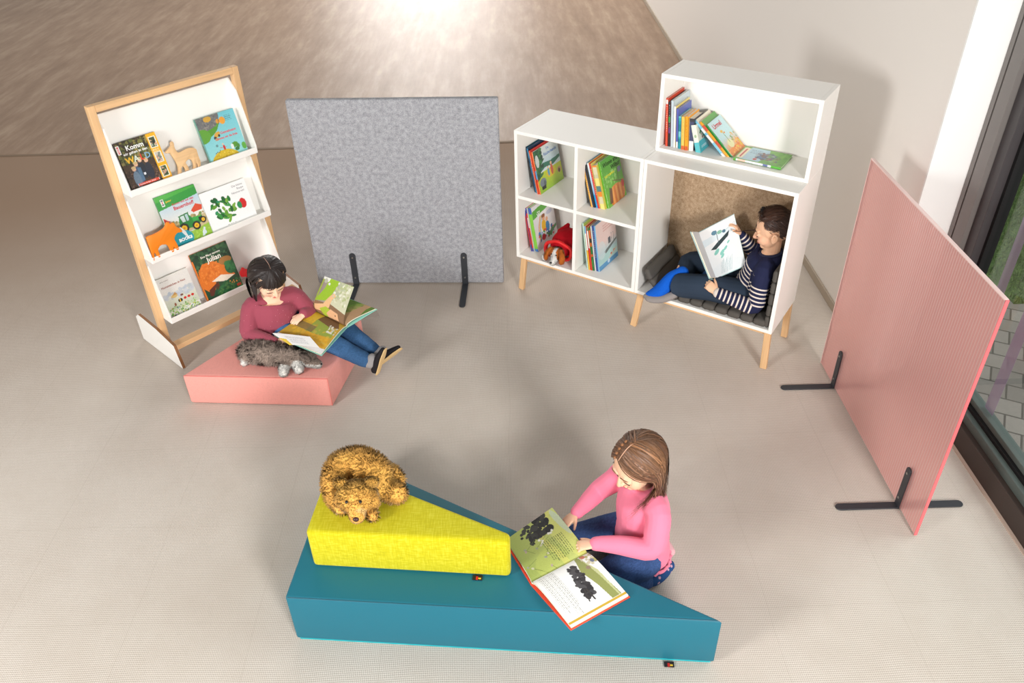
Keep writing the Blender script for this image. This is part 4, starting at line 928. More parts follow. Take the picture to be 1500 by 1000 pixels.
# =================================================================== PEOPLE
def unit(v): v = np.asarray(v, float); return v/np.linalg.norm(v)
def frame_fwd(c, fwd, up, s=1.0):
    """head frame: -Y looks forward, +X is the person's left, Z up"""
    f = unit(fwd); up = np.asarray(up, float); z = unit(up-f*(up @ f)); x = np.cross(-f, z)
    M = np.eye(4); M[:3, 0] = x*s; M[:3, 1] = -f*s; M[:3, 2] = z*s; M[:3, 3] = c; return M
SK_C = np.array((0, .012, .02)); SK_R = np.array((.073, .088, .082))
def head_parts(M, nose=1.0, jaw=1.0):
    P = [ell(SK_C, SK_R, seg=28, rings=20),
         ell((0, -.026, -.030), (.058*jaw, .056, .066), seg=24, rings=16),
         ell((.028, -.046, -.036), .031), ell((-.028, -.046, -.036), .031),
         ell((0, -.060, -.080), (.021*jaw, .018, .016)),
         loft([(0, -.078, .004), (0, -.088, -.014), (0, -.0965, -.030)], [(.0065, .006), (.0075, .007), (.0095, .0085)], 12),
         ell((.0085, -.088, -.032), .0062), ell((-.0085, -.088, -.032), .0062),
         ell((0, -.0805, -.0525), (.017, .0075, .0052)), ell((0, -.0795, -.0605), (.014, .0075, .0055)),
         ell((.0295, -.0655, -.006), (.0155, .0125, .0115)), ell((-.0295, -.0655, -.006), (.0155, .0125, .0115)),
         loft([(.046, -.064, .014), (.028, -.0745, .019), (.010, -.0765, .015)], [.006, .007, .006], 8), loft([(-.046, -.064, .014), (-.028, -.0745, .019), (-.010, -.0765, .015)], [.006, .007, .006], 8)]
    for s in (1, -1):
        c = np.array((s*.0765, .010, -.014))
        P.append(limb([c+np.array((s*.0, -.012, -.018)), c+np.array((s*.005, -.006, .004)), c+np.array((s*.010, .008, .020)), c+np.array((s*.011, .018, .006)), c+np.array((s*.006, .008, -.014)), c+np.array((s*.001, -.008, -.024))], [.005, .0055, .006, .006, .0055, .005], 8, 3))
        P.append(ell(c+np.array((s*.002, .004, -.002)), (.004, .013, .018)))
    return [xf(p, M) for p in P]
def hand_parts(wrist, d, palm_n, thumb_side, curl=(.35, .5, .35), s=1.0, spread=.06, thumb=(.55, .25, .2), flens=(.046, .052, .049, .039)):
    """palm and five fingers. d: wrist->knuckles, palm_n: out of the palm, thumb_side: +1/-1 across"""
    d = unit(d); n = unit(np.asarray(palm_n)-d*(np.asarray(palm_n) @ d)); a = np.cross(d, n)*thumb_side   # a points to the thumb side
    w = np.asarray(wrist, float); P = []
    L = .058*s
    Vp, Fp = loft([w-d*.012*s, w+d*.012*s, w+d*.034*s, w+d*L], [(.0175*s, .0130*s), (.0225*s, .0120*s), (.0275*s, .0110*s), (.0265*s, .0085*s)], 16, True, up=n)
    P.append((Vp, Fp))
    for k in range(4):
        off = (1.5-k)*.0135*s; p = w+d*(L-.010*s-(abs(k-1.2)*.0026*s))+a*off; ang = 0; dirn = unit(d+a*(1.5-k)*spread)
        pts = [p-d*.012*s, p]; seg = [flens[k]*s*q for q in (.45, .32, .26)]
        for j in range(3):
            ang += curl[j]*(1+.06*k); v = dirn*math.cos(ang)+n*math.sin(ang); pts.append(pts[-1]+v*seg[j])
        P.append(limb(pts, [.0066*s, .0068*s, .0062*s, .0056*s, .0044*s], 10, 3))
    t0 = w+d*.012*s+a*.012*s; dirn = unit(d*math.cos(thumb[0]+.25)+a*math.sin(thumb[0]+.25)+n*.25)
    p1 = t0+dirn*.026*s; v2 = unit(dirn*math.cos(thumb[1])+unit(d*.9+n*.3)*math.sin(thumb[1])); p2 = p1+v2*.020*s; v3 = unit(v2+n*thumb[2]+d*.15); p3 = p2+v3*.015*s
    P.append(limb([t0-dirn*.006*s, p1, p2, p3], [.0105*s, .0082*s, .0068*s, .0052*s], 10, 3))
    return P
M_skin = painted('skin', 0.48, 0.35, sss=0.12)
def to_local(V, M): return (np.asarray(V)-M[:3, 3]) @ np.linalg.inv(M[:3, :3]).T
def paint_skin(V, HM, tone, lips=(206, 104, 98), blush=(232, 150, 128)):
    L = to_local(V, HM); c = np.tile(np.array(lin(tone)), (len(V), 1))
    def blend(mask, col):
        m = np.clip(mask, 0, 1)[:, None]; c[:] = c*(1-m)+np.array(lin(col))*m
    blend(.45*np.exp(-(((np.abs(L[:, 0])-.040)/.018)**2+((L[:, 2]+.034)/.018)**2))*(L[:, 1] < -.02), blush)
    blend(.35*np.exp(-((L[:, 0]/.012)**2+((L[:, 2]+.030)/.012)**2))*(L[:, 1] < -.085), blush)
    for sx in (1, -1): blend(.75*np.exp(-(((L[:, 1]-.008)/.007)**2+((L[:, 2]+.012)/.013)**2))*(sx*L[:, 0] > .070)*(sx*L[:, 0] < .0805), (196, 112, 92))
    lipm = (np.abs(L[:, 0]) < .0185) & (np.abs(L[:, 2]+.0565) < .0085*(1-(np.abs(L[:, 0])/.021)**2)) & (L[:, 1] < -.066)
    c[lipm] = lin(lips)
    return c
def face_feats(par, V, HM, brow, lash=(40, 26, 22), k=1.0):
    """brows and lash lines lie on the face surface"""
    L = to_local(V, HM)
    def surf(x, z):
        m = (np.abs(L[:, 0]-x) < .004) & (np.abs(L[:, 2]-z) < .004) & (L[:, 1] < 0)
        y = L[m, 1].min() if m.any() else -.07
        return np.array((x, y-.0006, z))
    for s in (1, -1):
        pts = [surf(s*x, z) for x, z in ((.014, -.0125), (.022, -.0155), (.031, -.0160), (.040, -.0135), (.044, -.0105))]
        obj('eyelashes', xf(limb(pts, [q*k for q in (.0008, .0014, .0016, .0014, .0007)], 6, 3), HM), ink(lash), par, world=True, smooth=True)
        pts = [surf(s*x, z) for x, z in ((.012, .0165), (.022, .0205), (.034, .0205), (.044, .0150))]
        obj('eyebrow', xf(limb(pts, [q*k for q in (.0015, .0022, .0019, .0008)], 6, 3), HM), plain('brow_%d_%d' % (brow[0], brow[1]), brow, 0.8), par, world=True, smooth=True)
# ------------------------------------------------------------------ hair
M_hair = painted('hair', 0.45, 0.40, soft=True)
def ribbons(paths, outs, width, cols, rng, taper=0.25):
    """paths (N,K,3), outs (N,K,3) outward directions; flat tapered locks"""
    N, K, _ = paths.shape
    T = np.gradient(paths, axis=1); T /= np.linalg.norm(T, axis=2)[..., None]+1e-9
    S = np.cross(T, outs); S /= np.linalg.norm(S, axis=2)[..., None]+1e-9
    prof = np.interp(np.linspace(0, 1, K), [0, .15, .7, 1], [.6, 1, .9, taper])[None, :, None]
    wv = (width*rng.uniform(.6, 1.3, N))[:, None, None]
    A = paths-S*prof*wv/2; B = paths+S*prof*wv/2
    V = np.stack([A, B], 2).reshape(-1, 3)
    nj = outs+rng.normal(0, .20, (N, 1, 3)); nj = nj/np.linalg.norm(nj, axis=2)[..., None]
    nrm = np.repeat(nj[:, :, None], 2, 2).reshape(-1, 3)
    F = []
    for i in range(N):
        b = i*K*2
        for k in range(K-1): F.append((b+2*k, b+2*k+1, b+2*k+3, b+2*k+2))
    C = np.repeat(np.repeat(cols[:, None, None], K, 1), 2, 2).reshape(-1, 3)
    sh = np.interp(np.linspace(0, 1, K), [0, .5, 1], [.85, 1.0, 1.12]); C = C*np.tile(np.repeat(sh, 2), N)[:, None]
    return V, F, nrm, np.clip(C, 0, 1)
def slerp_paths(a, b, R, K, lift, end_lift):
    """a,b (N,3) unit directions -> paths over the skull ellipsoid"""
    a = a/np.linalg.norm(a, axis=1)[:, None]; b = b/np.linalg.norm(b, axis=1)[:, None]
    om = np.arccos(np.clip((a*b).sum(1), -1, 1))[:, None]; om = np.maximum(om, 1e-3)
    out = []; dirs = []
    for t in np.linspace(0, 1, K):
        d = (np.sin((1-t)*om)*a+np.sin(t*om)*b)/np.sin(om); d /= np.linalg.norm(d, axis=1)[:, None]
        r = 1+lift[:, None]*math.sin(min(1, t*1.6)*PI/2)+end_lift*t*t
        out.append(SK_C+d*R*r); dirs.append(d)
    return np.stack(out, 1), np.stack(dirs, 1)
def hang(paths, outs, down, lengths, curl, rng, K=7, inward=0.0, sway=None):
    """continue the locks downwards"""
    e = paths[:, -1]; o = outs[:, -1]; t0 = e-paths[:, -2]; t0 /= np.linalg.norm(t0, axis=1)[:, None]
    N = len(e); ph = rng.uniform(0, 6.28, N); res = []; ro = []; p = e.copy()
    for k in range(1, K+1):
        f = k/K; d = t0*(1-f)**2*.9+np.asarray(down)*min(1, .25+f)+o*(-inward*f)
        if sway is not None: d = d+np.asarray(sway)*f
        d /= np.linalg.norm(d, axis=1)[:, None]
        side = np.cross(o, d); p = p+d*(lengths/K)[:, None]
        res.append(p+side*(curl*np.sin(ph+f*5.0)*f)[:, None] + o*(curl*.6*np.cos(ph+f*4)*f)[:, None]); ro.append(o)
    return np.concatenate([paths, np.stack(res, 1)], 1), np.concatenate([outs, np.stack(ro, 1)], 1)
def haircols(base, n, rng, var=.18):
    return np.array(lin(base))[None]*rng.uniform(1-var, 1+var*1.3, n)[:, None]
def scalp(pred, R, col, seg=64, rings=40):
    V, F = ell((0, 0, 0), 1.0, seg=seg, rings=rings)
    keep = [f for f in F if all(pred(V[i]) for i in f)]
    ids = sorted({i for f in keep for i in f}); mp = {i: k for k, i in enumerate(ids)}
    W = V[ids]
    return SK_C+W*R, [tuple(mp[i] for i in f) for f in keep], W, np.tile(np.array(lin(col)), (len(ids), 1))
def join_hair(pieces):
    Vs, Fs, Ns, Cs = [], [], [], []; n = 0
    for V, F, N, C in pieces:
        Vs.append(V); Ns.append(N); Cs.append(C); Fs += [tuple(i+n for i in f) for f in F]; n += len(V)
    return np.concatenate(Vs), Fs, np.concatenate(Ns), np.concatenate(Cs)
def put_hair(par, pieces, HM, name='hair'):
    V, F, N, C = join_hair(pieces)
    R3 = HM[:3, :3]/np.linalg.norm(HM[:3, 0])
    V = V @ HM[:3, :3].T+HM[:3, 3]; N = N @ R3.T; N = N/(np.linalg.norm(N, axis=1)[:, None]+1e-9)
    return obj(name, (V, F), M_hair, par, world=True, smooth=True, col=C, normals=N)
# ------------------------------------------------------------------ clothes
def cloth(name, parts, mat, par, voxel=.004, smooth=4, col=None, wrinkle=.0015, wscale=55, seed=0, attr=None, colfn=None, attrfn=None):
    V, F = remesh(parts, voxel, smooth); N = vnormals(V, F)
    if wrinkle:
        q = vnoise(V, wscale, seed); q2 = vnoise(V*np.array((1, 1, 1.8)), wscale*2.1, seed+5)
        V = V+N*((q*wrinkle)+(q2*wrinkle*.5))[:, None]
    c = colfn(V) if colfn else (np.array(lin(col)) if col is not None else None)
    a = attrfn(V) if attrfn else None
    return obj(name, (V, F), mat, par, world=True, smooth=True, col=c, attr=a)
def torso(rings, fwd, round_=True):
    return loft(*smoothpath([r[0] for r in rings], [(r[1], r[2]) for r in rings], 3), 24, round_, up=fwd)
M_knit = painted('jersey_knit', 0.85, 0.15, fab=.25, fabscale=420, sheen=.15)
M_denim = painted('denim', 0.85, 0.15, fab=.35, fabscale=600)
M_sock = painted('sock_knit', 0.9, 0.1, fab=.4, fabscale=500)
A3 = lambda *p: np.array(p, float)

# ================================================================ child 1: pink sweatshirt, kneeling behind the teal seat
f1 = unit((-.895, -.447, 0)); l1 = np.array((.447, -.895, 0))
p1 = thing('person', 'long-haired child in a pink sweatshirt kneeling behind the teal seat, reading', 'person', Vector((.53, 2.18, 0)))
pel, wai, che, nek = A3(.492, 2.195, .135), A3(.495, 2.20, .225), A3(.495, 2.212, .34), A3(.485, 2.222, .425)
H1 = frame_fwd(A3(.455, 2.205, .568), (-.80, -.47, -.44), (0, 0, 1), 1.07)
shN, elN, wrN = A3(.532, 2.118, .398), A3(.492, 2.035, .300), A3(.292, 2.053, .2985)
shF, elF, wrF = A3(.436, 2.325, .395), A3(.335, 2.335, .288), A3(.236, 2.235, .272)
hN, kN, aN = A3(.495, 2.118, .125), A3(.335, 2.058, .085), A3(.505, 2.078, .046)
hF, kF, aF = A3(.47, 2.27, .125), A3(.232, 2.250, .098), A3(.53, 2.31, .045)
handN = hand_parts(wrN, (-1, .03, -.12), (0, -.05, -1), -1, (.25, .45, .35), .93, .05, (.55, .3, .1))
handF = hand_parts(wrF, (-.80, -.52, -.42), (.25, -.15, -1), 1, (.15, .25, .2), .93, .10, (.6, .25, .1))
body = head_parts(H1)+handN+handF+[limb([nek+A3(0, 0, -.03), H1[:3, 3]+A3(.018, .012, -.055)], [.040, .036], 16),
        torso([(pel, .10, .085), (wai, .085, .07), (che, .09, .07), (nek-A3(0, 0, .02), .06, .05)], f1),
        limb([nek-A3(0, 0, .03), shN, elN, wrN], [.04, .034, .026, .0175]), limb([nek-A3(0, 0, .03), shF, elF, wrF], [.04, .034, .026, .0175]),
        limb([pel, hN, kN, aN, A3(.57, 2.12, .035)], [.06, .06, .045, .028, .02]), limb([pel, hF, kF, aF], [.06, .06, .045, .028])]
V, F = remesh(body, .003, 3)
bo = obj('body', (V, F), M_skin, p1, world=True, smooth=True, col=paint_skin(V, H1, (243, 196, 164)))
face_feats(p1, V, H1, (132, 98, 72))
cloth('sweatshirt', [torso([(A3(.505, 2.188, .092), .124, .104), (A3(.500, 2.192, .15), .122, .106), (wai+A3(.004, 0, .02), .112, .10), (che, .118, .098), (nek-A3(0, 0, .018), .098, .074), (nek+A3(0, 0, .012), .056, .052)], f1, False),
        limb([nek-A3(0, 0, .04), shN, (shN+elN)/2+A3(.012, -.012, -.006), elN+A3(.008, -.006, -.010), (elN*.5+wrN*.5)+A3(0, 0, -.002), wrN+A3(.02, 0, 0)], [.055, .050, .047, .043, .037, .029]),
        limb([wrN+A3(.03, 0, 0), wrN+A3(.004, 0, 0)], [.0285, .0275], 16), limb([wrF+A3(.022, .022, .006), wrF+A3(.005, .004, .001)], [.0285, .0275], 16),
        limb([nek-A3(0, 0, .04), shF, (shF+elF)/2, elF, (elF+wrF)/2, wrF+A3(.014, .014, .004)], [.055, .050, .046, .041, .036, .029]),
        limb([nek+A3(.05*math.cos(t_), .05*math.sin(t_), .012) for t_ in np.linspace(0, 2*PI, 13)], [.010]*13, 8, 2)],
      M_knit, p1, .004, 4, (245, 132, 160), .0022, 42, 1)
hem = []
for k in range(64):
    a = 2*PI*k/64; rr_ = 1+.035*math.sin(k*3.1)
    hem.append(A3(.505, 2.188, .090)+l1*.124*math.cos(a)*rr_+f1*.104*math.sin(a)*rr_+A3(0, 0, .007*math.sin(k*2.3)))
hem.append(hem[0]); obj('frilled_hem', loft(hem, [.0075]*65, 8), plain('pink_frill', (247, 140, 166), 0.85, 0.1), p1, world=True, smooth=True)
jeanc = lambda V: np.array(lin((58, 82, 128)))[None]*(1+.35*np.clip(vnoise(V, 30, 4), -.6, 1))[:, None]*(1+.12*RNG.normal(size=len(V)))[:, None]
cloth('jeans', [limb([pel, hN, (hN+kN)/2+A3(0, 0, .012), kN, (kN+aN)/2+A3(.0, -.006, -.014), aN], [.082, .080, .070, .058, .048, .040]),
                limb([pel, hF, (hF+kF)/2+A3(0, 0, .012), kF, (kF+aF)/2+A3(0, .02, -.012), aF], [.082, .080, .068, .056, .048, .040]), ell(pel-A3(0, 0, .03), (.10, .10, .07))],
      M_denim, p1, .005, 3, None, .0016, 70, 2, colfn=jeanc)
def sockc(V):
    c = np.tile(np.array(lin((44, 78, 128))), (len(V), 1)); r = np.random.default_rng(4)
    for q in V[r.integers(0, len(V), 26)]:
        m = np.linalg.norm(V-q, axis=1) < .006; c[m] = lin((214, 170, 190))
    return c
cloth('sock', [limb([aN+A3(-.02, 0, 0), aN+A3(.03, .01, 0), A3(.575, 2.118, .042), A3(.615, 2.150, .04)], [(.034, .034), (.036, .034), (.034, .030), (.022, .022)])], M_sock, p1, .003, 3, None, .0006, 90, 3, colfn=sockc)
cloth('sock', [limb([aF+A3(-.02, 0, 0), aF+A3(.04, -.02, 0), A3(.605, 2.265, .038), A3(.630, 2.225, .036)], [.034, .034, .032, .022])], plain('pale_pink_sock', (226, 176, 182), 0.9, 0.1), p1, .003, 3, None, .0006, 90, 3)
# hair: light brown, parted, falling over the near shoulder and down the back
rg = np.random.default_rng(21); R_ = np.array((.081, .097, .091)); IH = np.linalg.inv(H1[:3, :3]); dn = unit(IH @ A3(0, 0, -1))
hb = (108, 77, 57)
pieces = [scalp(lambda d: (d[1] > -.22+.35*max(0, .6-d[2]) or d[2] > .80) and d[2] > -.62, R_*.985, (104, 74, 54))]
def rootline(n, y0, y1, x0=0.0, jit=.03):
    y = rg.uniform(y0, y1, n); x = x0+rg.normal(0, jit, n); z = np.sqrt(np.clip(1-y*y-x*x, .02, 1)); return np.stack([x, y, z], 1)
# near (left) side
n = 420; a = rootline(n, -.66, .55, -.12); a[:, 0] += .04; b = np.stack([np.full(n, .96)+rg.normal(0, .06, n), np.interp(a[:, 1], [-.66, .55], [-.16, .60])+rg.normal(0, .06, n), -.30+rg.normal(0, .08, n)], 1)
P_, O_ = slerp_paths(a, b, R_, 9, rg.uniform(0, .09, n), .10); P_, O_ = hang(P_, O_, dn, rg.uniform(.10, .19, n), .010, rg, 8, .16, sway=IH @ A3(-.30, -.12, 0)*.8)
pieces.append(ribbons(P_, O_, .0042, haircols(hb, n, rg)*np.where(rg.random(n) < .3, 1.7, 1)[:, None], rg))
# far (right) side
n = 300; a = rootline(n, -.66, .5, -.16); b = np.stack([np.full(n, -.97)+rg.normal(0, .05, n), np.interp(a[:, 1], [-.66, .5], [-.20, .5])+rg.normal(0, .06, n), -.40+rg.normal(0, .08, n)], 1)
P_, O_ = slerp_paths(a, b, R_, 9, rg.uniform(0, .05, n), .08); P_, O_ = hang(P_, O_, dn, rg.uniform(.05, .11, n), .014, rg, 8, -.30, sway=IH @ A3(-.75, .1, .25))
pieces.append(ribbons(P_, O_, .0042, haircols(hb, n, rg)*np.where(rg.random(n) < .3, 1.7, 1)[:, None], rg))
# lock falling forward over the near shoulder
n = 90; a = rootline(n, -.2, .5, -.10); b = np.stack([np.full(n, .95)+rg.normal(0, .04, n), .30+rg.normal(0, .10, n), -.38+rg.normal(0, .06, n)], 1)
P_, O_ = slerp_paths(a, b, R_, 9, rg.uniform(.04, .10, n), .12); P_, O_ = hang(P_, O_, dn, rg.uniform(.16, .23, n), .010, rg, 10, -.05, sway=IH @ A3(-1.5, -.75, .25))
pieces.append(ribbons(P_, O_, .0038, haircols((128, 90, 62), n, rg)*np.where(rg.random(n) < .3, 1.6, 1)[:, None], rg))
# back
n = 520; th_ = rg.uniform(-1.35, 1.35, n); a = np.stack([rg.normal(0, .16, n), rg.uniform(-.1, .55, n), np.full(n, .85)], 1); b = np.stack([np.sin(th_)*.97, np.cos(th_)*.97, np.full(n, -.46)], 1)
P_, O_ = slerp_paths(a, b, R_, 10, rg.uniform(0, .10, n), .10); P_, O_ = hang(P_, O_, dn, rg.uniform(.11, .20, n), .012, rg, 8, .05, sway=IH @ A3(.10, -.05, 0))
pieces.append(ribbons(P_, O_, .0045, haircols((114, 80, 57), n, rg)*np.where(rg.random(n) < .25, 1.55, 1)[:, None], rg))
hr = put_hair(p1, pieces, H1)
# pale parting and the row of small twisted knots
obj('parting', xf(limb([SK_C+unit((x, y, z))*R_*1.018 for x, y, z in ((.03, -.66, .74), (.05, -.40, .91), (.05, -.1, 1), (.10, .2, .97))], [.0012, .0017, .0017, .001], 8, 4), H1), plain('scalp_line', (206, 160, 132), 0.7), hr, world=True, smooth=True)
kn = []
for x, y, z in ((-.22, -.66, .72), (-.24, -.52, .82), (-.26, -.36, .90), (-.27, -.20, .95), (-.26, -.03, .97)):
    kn.append(ell(SK_C+unit((x, y, z))*R_*1.03, (.0052, .0062, .004), seg=10, rings=8))
obj('twisted_knots', xf(merge(kn), H1), plain('knot_hair', (150, 100, 62), 0.5, nscale=300, nstr=.5), hr, world=True, smooth=True, label='row of small twisted hair knots')

# ================================================================ child 2: plum jumper, sitting on the pink cushion
f2 = unit((.50, -.86, 0)); l2 = np.array((.86, .50, 0))
p2 = thing('person', 'dark-haired child in a plum red jumper and jeans sitting on the pink cushion', 'person', Vector((-1.26, 3.63, .189)))
pel, wai, che, nek = A3(-1.268, 3.650, .262), A3(-1.270, 3.640, .315), A3(-1.264, 3.640, .385), A3(-1.262, 3.648, .455)
H2 = frame_fwd(A3(-1.243, 3.612, .575), (.52, -.70, -.48), (0, 0, 1), 1.0)
shR, elR, wrR = A3(-1.352, 3.600, .418), A3(-1.372, 3.520, .305), A3(-1.222, 3.447, .288)
shL, elL, wrL = A3(-1.168, 3.698, .415), A3(-1.096, 3.695, .318), A3(-1.104, 3.612, .346)
hR, kR, aR = A3(-1.225, 3.585, .252), A3(-.965, 3.504, .240), A3(-.775, 3.438, .165)
hL, kL, aL = A3(-1.195, 3.700, .252), A3(-.93, 3.650, .242), A3(-.742, 3.522, .165)
handR = hand_parts(wrR, (.94, .10, .12), (-.1, .35, -.9), 1, (.25, .55, .5), .86, .03, (.35, .3, .3))
handL = hand_parts(wrL, (-.68, -.66, -.22), (-.2, .1, -1), -1, (.2, .35, .3), .86, .05, (.5, .3, .2))
body = head_parts(H2, 1, 1.04)+handR+handL+[limb([nek+A3(0, 0, -.03), H2[:3, 3]+A3(-.004, .022, -.055)], [.041, .036], 16),
        torso([(pel, .098, .085), (wai, .085, .07), (che, .09, .07), (nek-A3(0, 0, .034), .088, .066), (nek-A3(0, 0, .016), .062, .052)], f2),
        limb([nek-A3(0, 0, .03), shR, elR, wrR], [.04, .033, .025, .0165]), limb([nek-A3(0, 0, .03), shL, elL, wrL], [.04, .033, .025, .0165]),
        limb([pel, hR, kR, aR], [.06, .056, .042, .028]), limb([pel, hL, kL, aL], [.06, .056, .042, .028])]
V, F = remesh(body, .003, 3)
obj('body', (V, F), M_skin, p2, world=True, smooth=True, col=paint_skin(V, H2, (246, 206, 176), lips=(212, 92, 92)))
face_feats(p2, V, H2, (60, 44, 38), (30, 22, 22))
plum = lambda V: np.array(lin((160, 76, 92)))[None]*np.ones((len(V), 1))
jm = cloth('jumper', [torso([(pel-A3(0, 0, .040), .118, .104), (pel, .122, .108), (wai, .122, .105), (che, .120, .098), (nek-A3(0, 0, .046), .102, .078), (nek-A3(0, 0, .038), .084, .068)], f2, False),
        limb([nek-A3(0, 0, .052), shR, (shR+elR)/2+A3(-.012, 0, -.004), elR+A3(-.004, 0, -.008), (elR+wrR)/2+A3(-.006, -.004, -.004), wrR+A3(-.012, .004, 0)], [.056, .050, .048, .044, .038, .028]),
        limb([nek-A3(0, 0, .052), shL, (shL+elL)/2+A3(.010, 0, -.004), elL+A3(.004, 0, -.006), (elL+wrL)/2+A3(.006, 0, -.002), wrL+A3(.004, .012, 0)], [.056, .050, .047, .043, .037, .028]),
        limb([nek-A3(0, 0, .024)+l2*.074*math.cos(t_)+f2*.064*math.sin(t_)+A3(0, 0, -.018*math.sin(t_)) for t_ in np.linspace(0, 2*PI, 13)], [.008]*13, 8, 2)],
      M_knit, p2, .004, 4, None, .0020, 46, 11, colfn=plum)
# little raised dots of the knit
jv = np.empty(len(jm.data.vertices)*3); jm.data.vertices.foreach_get('co', jv); jv = jv.reshape(-1, 3); r_ = np.random.default_rng(8); dots = []
pick = []
for i in r_.permutation(len(jv)):
    if all(np.linalg.norm(jv[i]-jv[j]) > .022 for j in pick): pick.append(i)
    if len(pick) > 150: break
obj('raised_dots', merge([ell(jv[i], .0022, seg=6, rings=4) for i in pick]), plain('plum_dot', (196, 120, 132), 0.9), jm, smooth=True)
jc2 = lambda V: np.array(lin((66, 104, 148)))[None]*(1+.55*np.clip(vnoise(V, 24, 6), -.5, 1))[:, None]*(1+.10*RNG.normal(size=len(V)))[:, None]
cloth('jeans', [limb([pel, hR, (hR+kR)/2, kR, (kR+aR)/2, aR], [.075, .070, .063, .055, .048, .041]), limb([pel, hL, (hL+kL)/2, kL, (kL+aL)/2, aL], [.075, .070, .063, .055, .048, .041]), ell(pel-A3(0, 0, .01), (.10, .10, .058))]
      +[limb([a+(k-a)*.06+A3(.018*math.cos(q)*0, 0, 0), a+(k-a)*.12], [.043, .043], 16) for a, k, q in ((aR, kR, 0), (aL, kL, 1))], M_denim, p2, .004, 3, None, .0016, 75, 12, colfn=jc2)
sk = plain('grey_marl_sock', (150, 146, 146), 0.95, 0.1, nscale=260, nstr=.5, vary=.18)
def shoe(par, ank, toe_dir, up_dir):
    """low dark pump with a pale sole; returns nothing"""
    t_, u_ = unit(toe_dir), unit(up_dir); u_ = unit(u_-t_*(u_ @ t_)); hl = ank-t_*.030-u_*.026
    upper = limb([hl+t_*.006, hl+t_*.05, hl+t_*.10+u_*(-.002), hl+t_*.142-u_*.004], [(.026, .022), (.028, .026), (.031, .020), (.019, .013)], 16, 4) if False else loft(*smoothpath([hl+t_*.004, hl+t_*.05, hl+t_*.10-u_*.003, hl+t_*.140-u_*.006], [(.026, .022), (.028, .025), (.031, .019), (.020, .012)], 4), 16, True, up=u_)
    so = obj('shoe', remesh([upper], .003, 2), plain('black_shoe', (34, 31, 34), 0.7, 0.2), par, world=True, smooth=True)
    b = hl-u_*.020
    V, F = loft(*smoothpath([b-t_*.010, b+t_*.05, b+t_*.10, b+t_*.150], [(.025, .0055), (.027, .0055), (.033, .0055), (.020, .005)], 4), 16, True, up=u_)
    obj('sole', (V, F), plain('pale_sole', (224, 190, 136), 0.7), so, world=True, smooth=True)
for a, k, td, ud in ((aR, kR, (.30, .02, .80), (-.85, .35, .3)), (aL, kL, (.72, .16, .50), (-.50, .62, .60))):
    d = unit(a-k); an = a+d*.035
    cloth('sock', [limb([a-d*.02, an, an+unit(td)*.03], [.034, .032, .028])], sk, p2, .003, 2, None, .0008, 80, 3)
    shoe(p2, an+d*.006, td, ud)
# hair: black, fringe, centre parting, bunches
rg = np.random.default_rng(5); IH = np.linalg.inv(H2[:3, :3]); dn = unit(IH @ A3(0, 0, -1)); hb = (42, 33, 31); R_ = np.array((.083, .098, .094))
pieces = [scalp(lambda d: (d[1] > -.40 or d[2] > .50) and d[2] > -.55 and not (d[1] < -.15 and d[2] < .1), R_*.985, (36, 29, 28))]
n = 420; ax = rg.uniform(-.34, .34, n); a = np.stack([ax*.6, np.full(n, -.28)+rg.normal(0, .05, n), np.full(n, .9)], 1); b = np.stack([ax*2.35, np.full(n, -.92)+np.abs(ax)*.35, .20+rg.normal(0, .035, n)], 1)
P_, O_ = slerp_paths(a, b, R_, 9, rg.uniform(.02, .07, n), .05); pieces.append(ribbons(P_, O_, .0050, haircols(hb, n, rg, .25), rg, .5))
for s in (1, -1):
    n = 330; y = rg.uniform(-.45, .85, n); a = np.stack([s*.03+rg.normal(0, .015, n), y, np.sqrt(np.clip(1-y*y, .05, 1))], 1); b = np.stack([np.full(n, s*.93)+rg.normal(0, .04, n), .30+rg.normal(0, .14, n), -.30+rg.normal(0, .10, n)], 1)
    P_, O_ = slerp_paths(a, b, R_, 10, rg.uniform(.03, .10, n), .10); pieces.append(ribbons(P_, O_, .0055, haircols(hb, n, rg, .25), rg, .6))
    n = 60; a = np.stack([np.full(n, s*.35)+rg.normal(0, .08, n), np.full(n, -.62), np.full(n, .66)], 1); b = np.stack([np.full(n, s*.94)+rg.normal(0, .04, n), -.40+rg.normal(0, .05, n), -.12+rg.normal(0, .12, n)], 1)
    P_, O_ = slerp_paths(a, b, R_, 8, rg.uniform(.01, .05, n), .03); pieces.append(ribbons(P_, O_, .0035, haircols(hb, n, rg, .25), rg, .2))
    if s > 0: continue
    n = 200; c = A3(s*.074, .016, -.006); ph = rg.uniform(0, 2*PI, n); a0 = np.stack([c[0]+0*ph, c[1]+.010*np.cos(ph), c[2]+.010*np.sin(ph)], 1)
    K = 8; pts = []; outs = []
    for k in range(K):
        q = k/(K-1); r0 = .010+.022*math.sin(q*PI*.8)
        pts.append(a0+np.outer(np.ones(n), A3(s*.016*math.sin(q*PI*.6), .020*q, 0))+np.stack([s*.3*r0*np.cos(ph), r0*np.cos(ph), r0*np.sin(ph)], 1)+dn*(.10*q*q)); outs.append(unit(A3(s, .2, 0))[None]*np.ones((n, 1))*.8+np.stack([0*ph, np.cos(ph), np.sin(ph)], 1))
    O_ = np.stack(outs, 1); O_ /= np.linalg.norm(O_, axis=2)[..., None]
    pieces.append(ribbons(np.stack(pts, 1), O_, .0045, haircols(hb, n, rg, .25), rg, .3))
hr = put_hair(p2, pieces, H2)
obj('parting', xf(limb([SK_C+unit((x, y, z))*R_*1.042 for x, y, z in ((-.02, -.30, .95), (.01, -.05, 1), (0, .22, .97), (0, .5, .86))], [.0008, .0013, .0013, .0008], 8, 4), H2), plain('scalp_line2', (176, 140, 122), 0.7), hr, world=True, smooth=True)

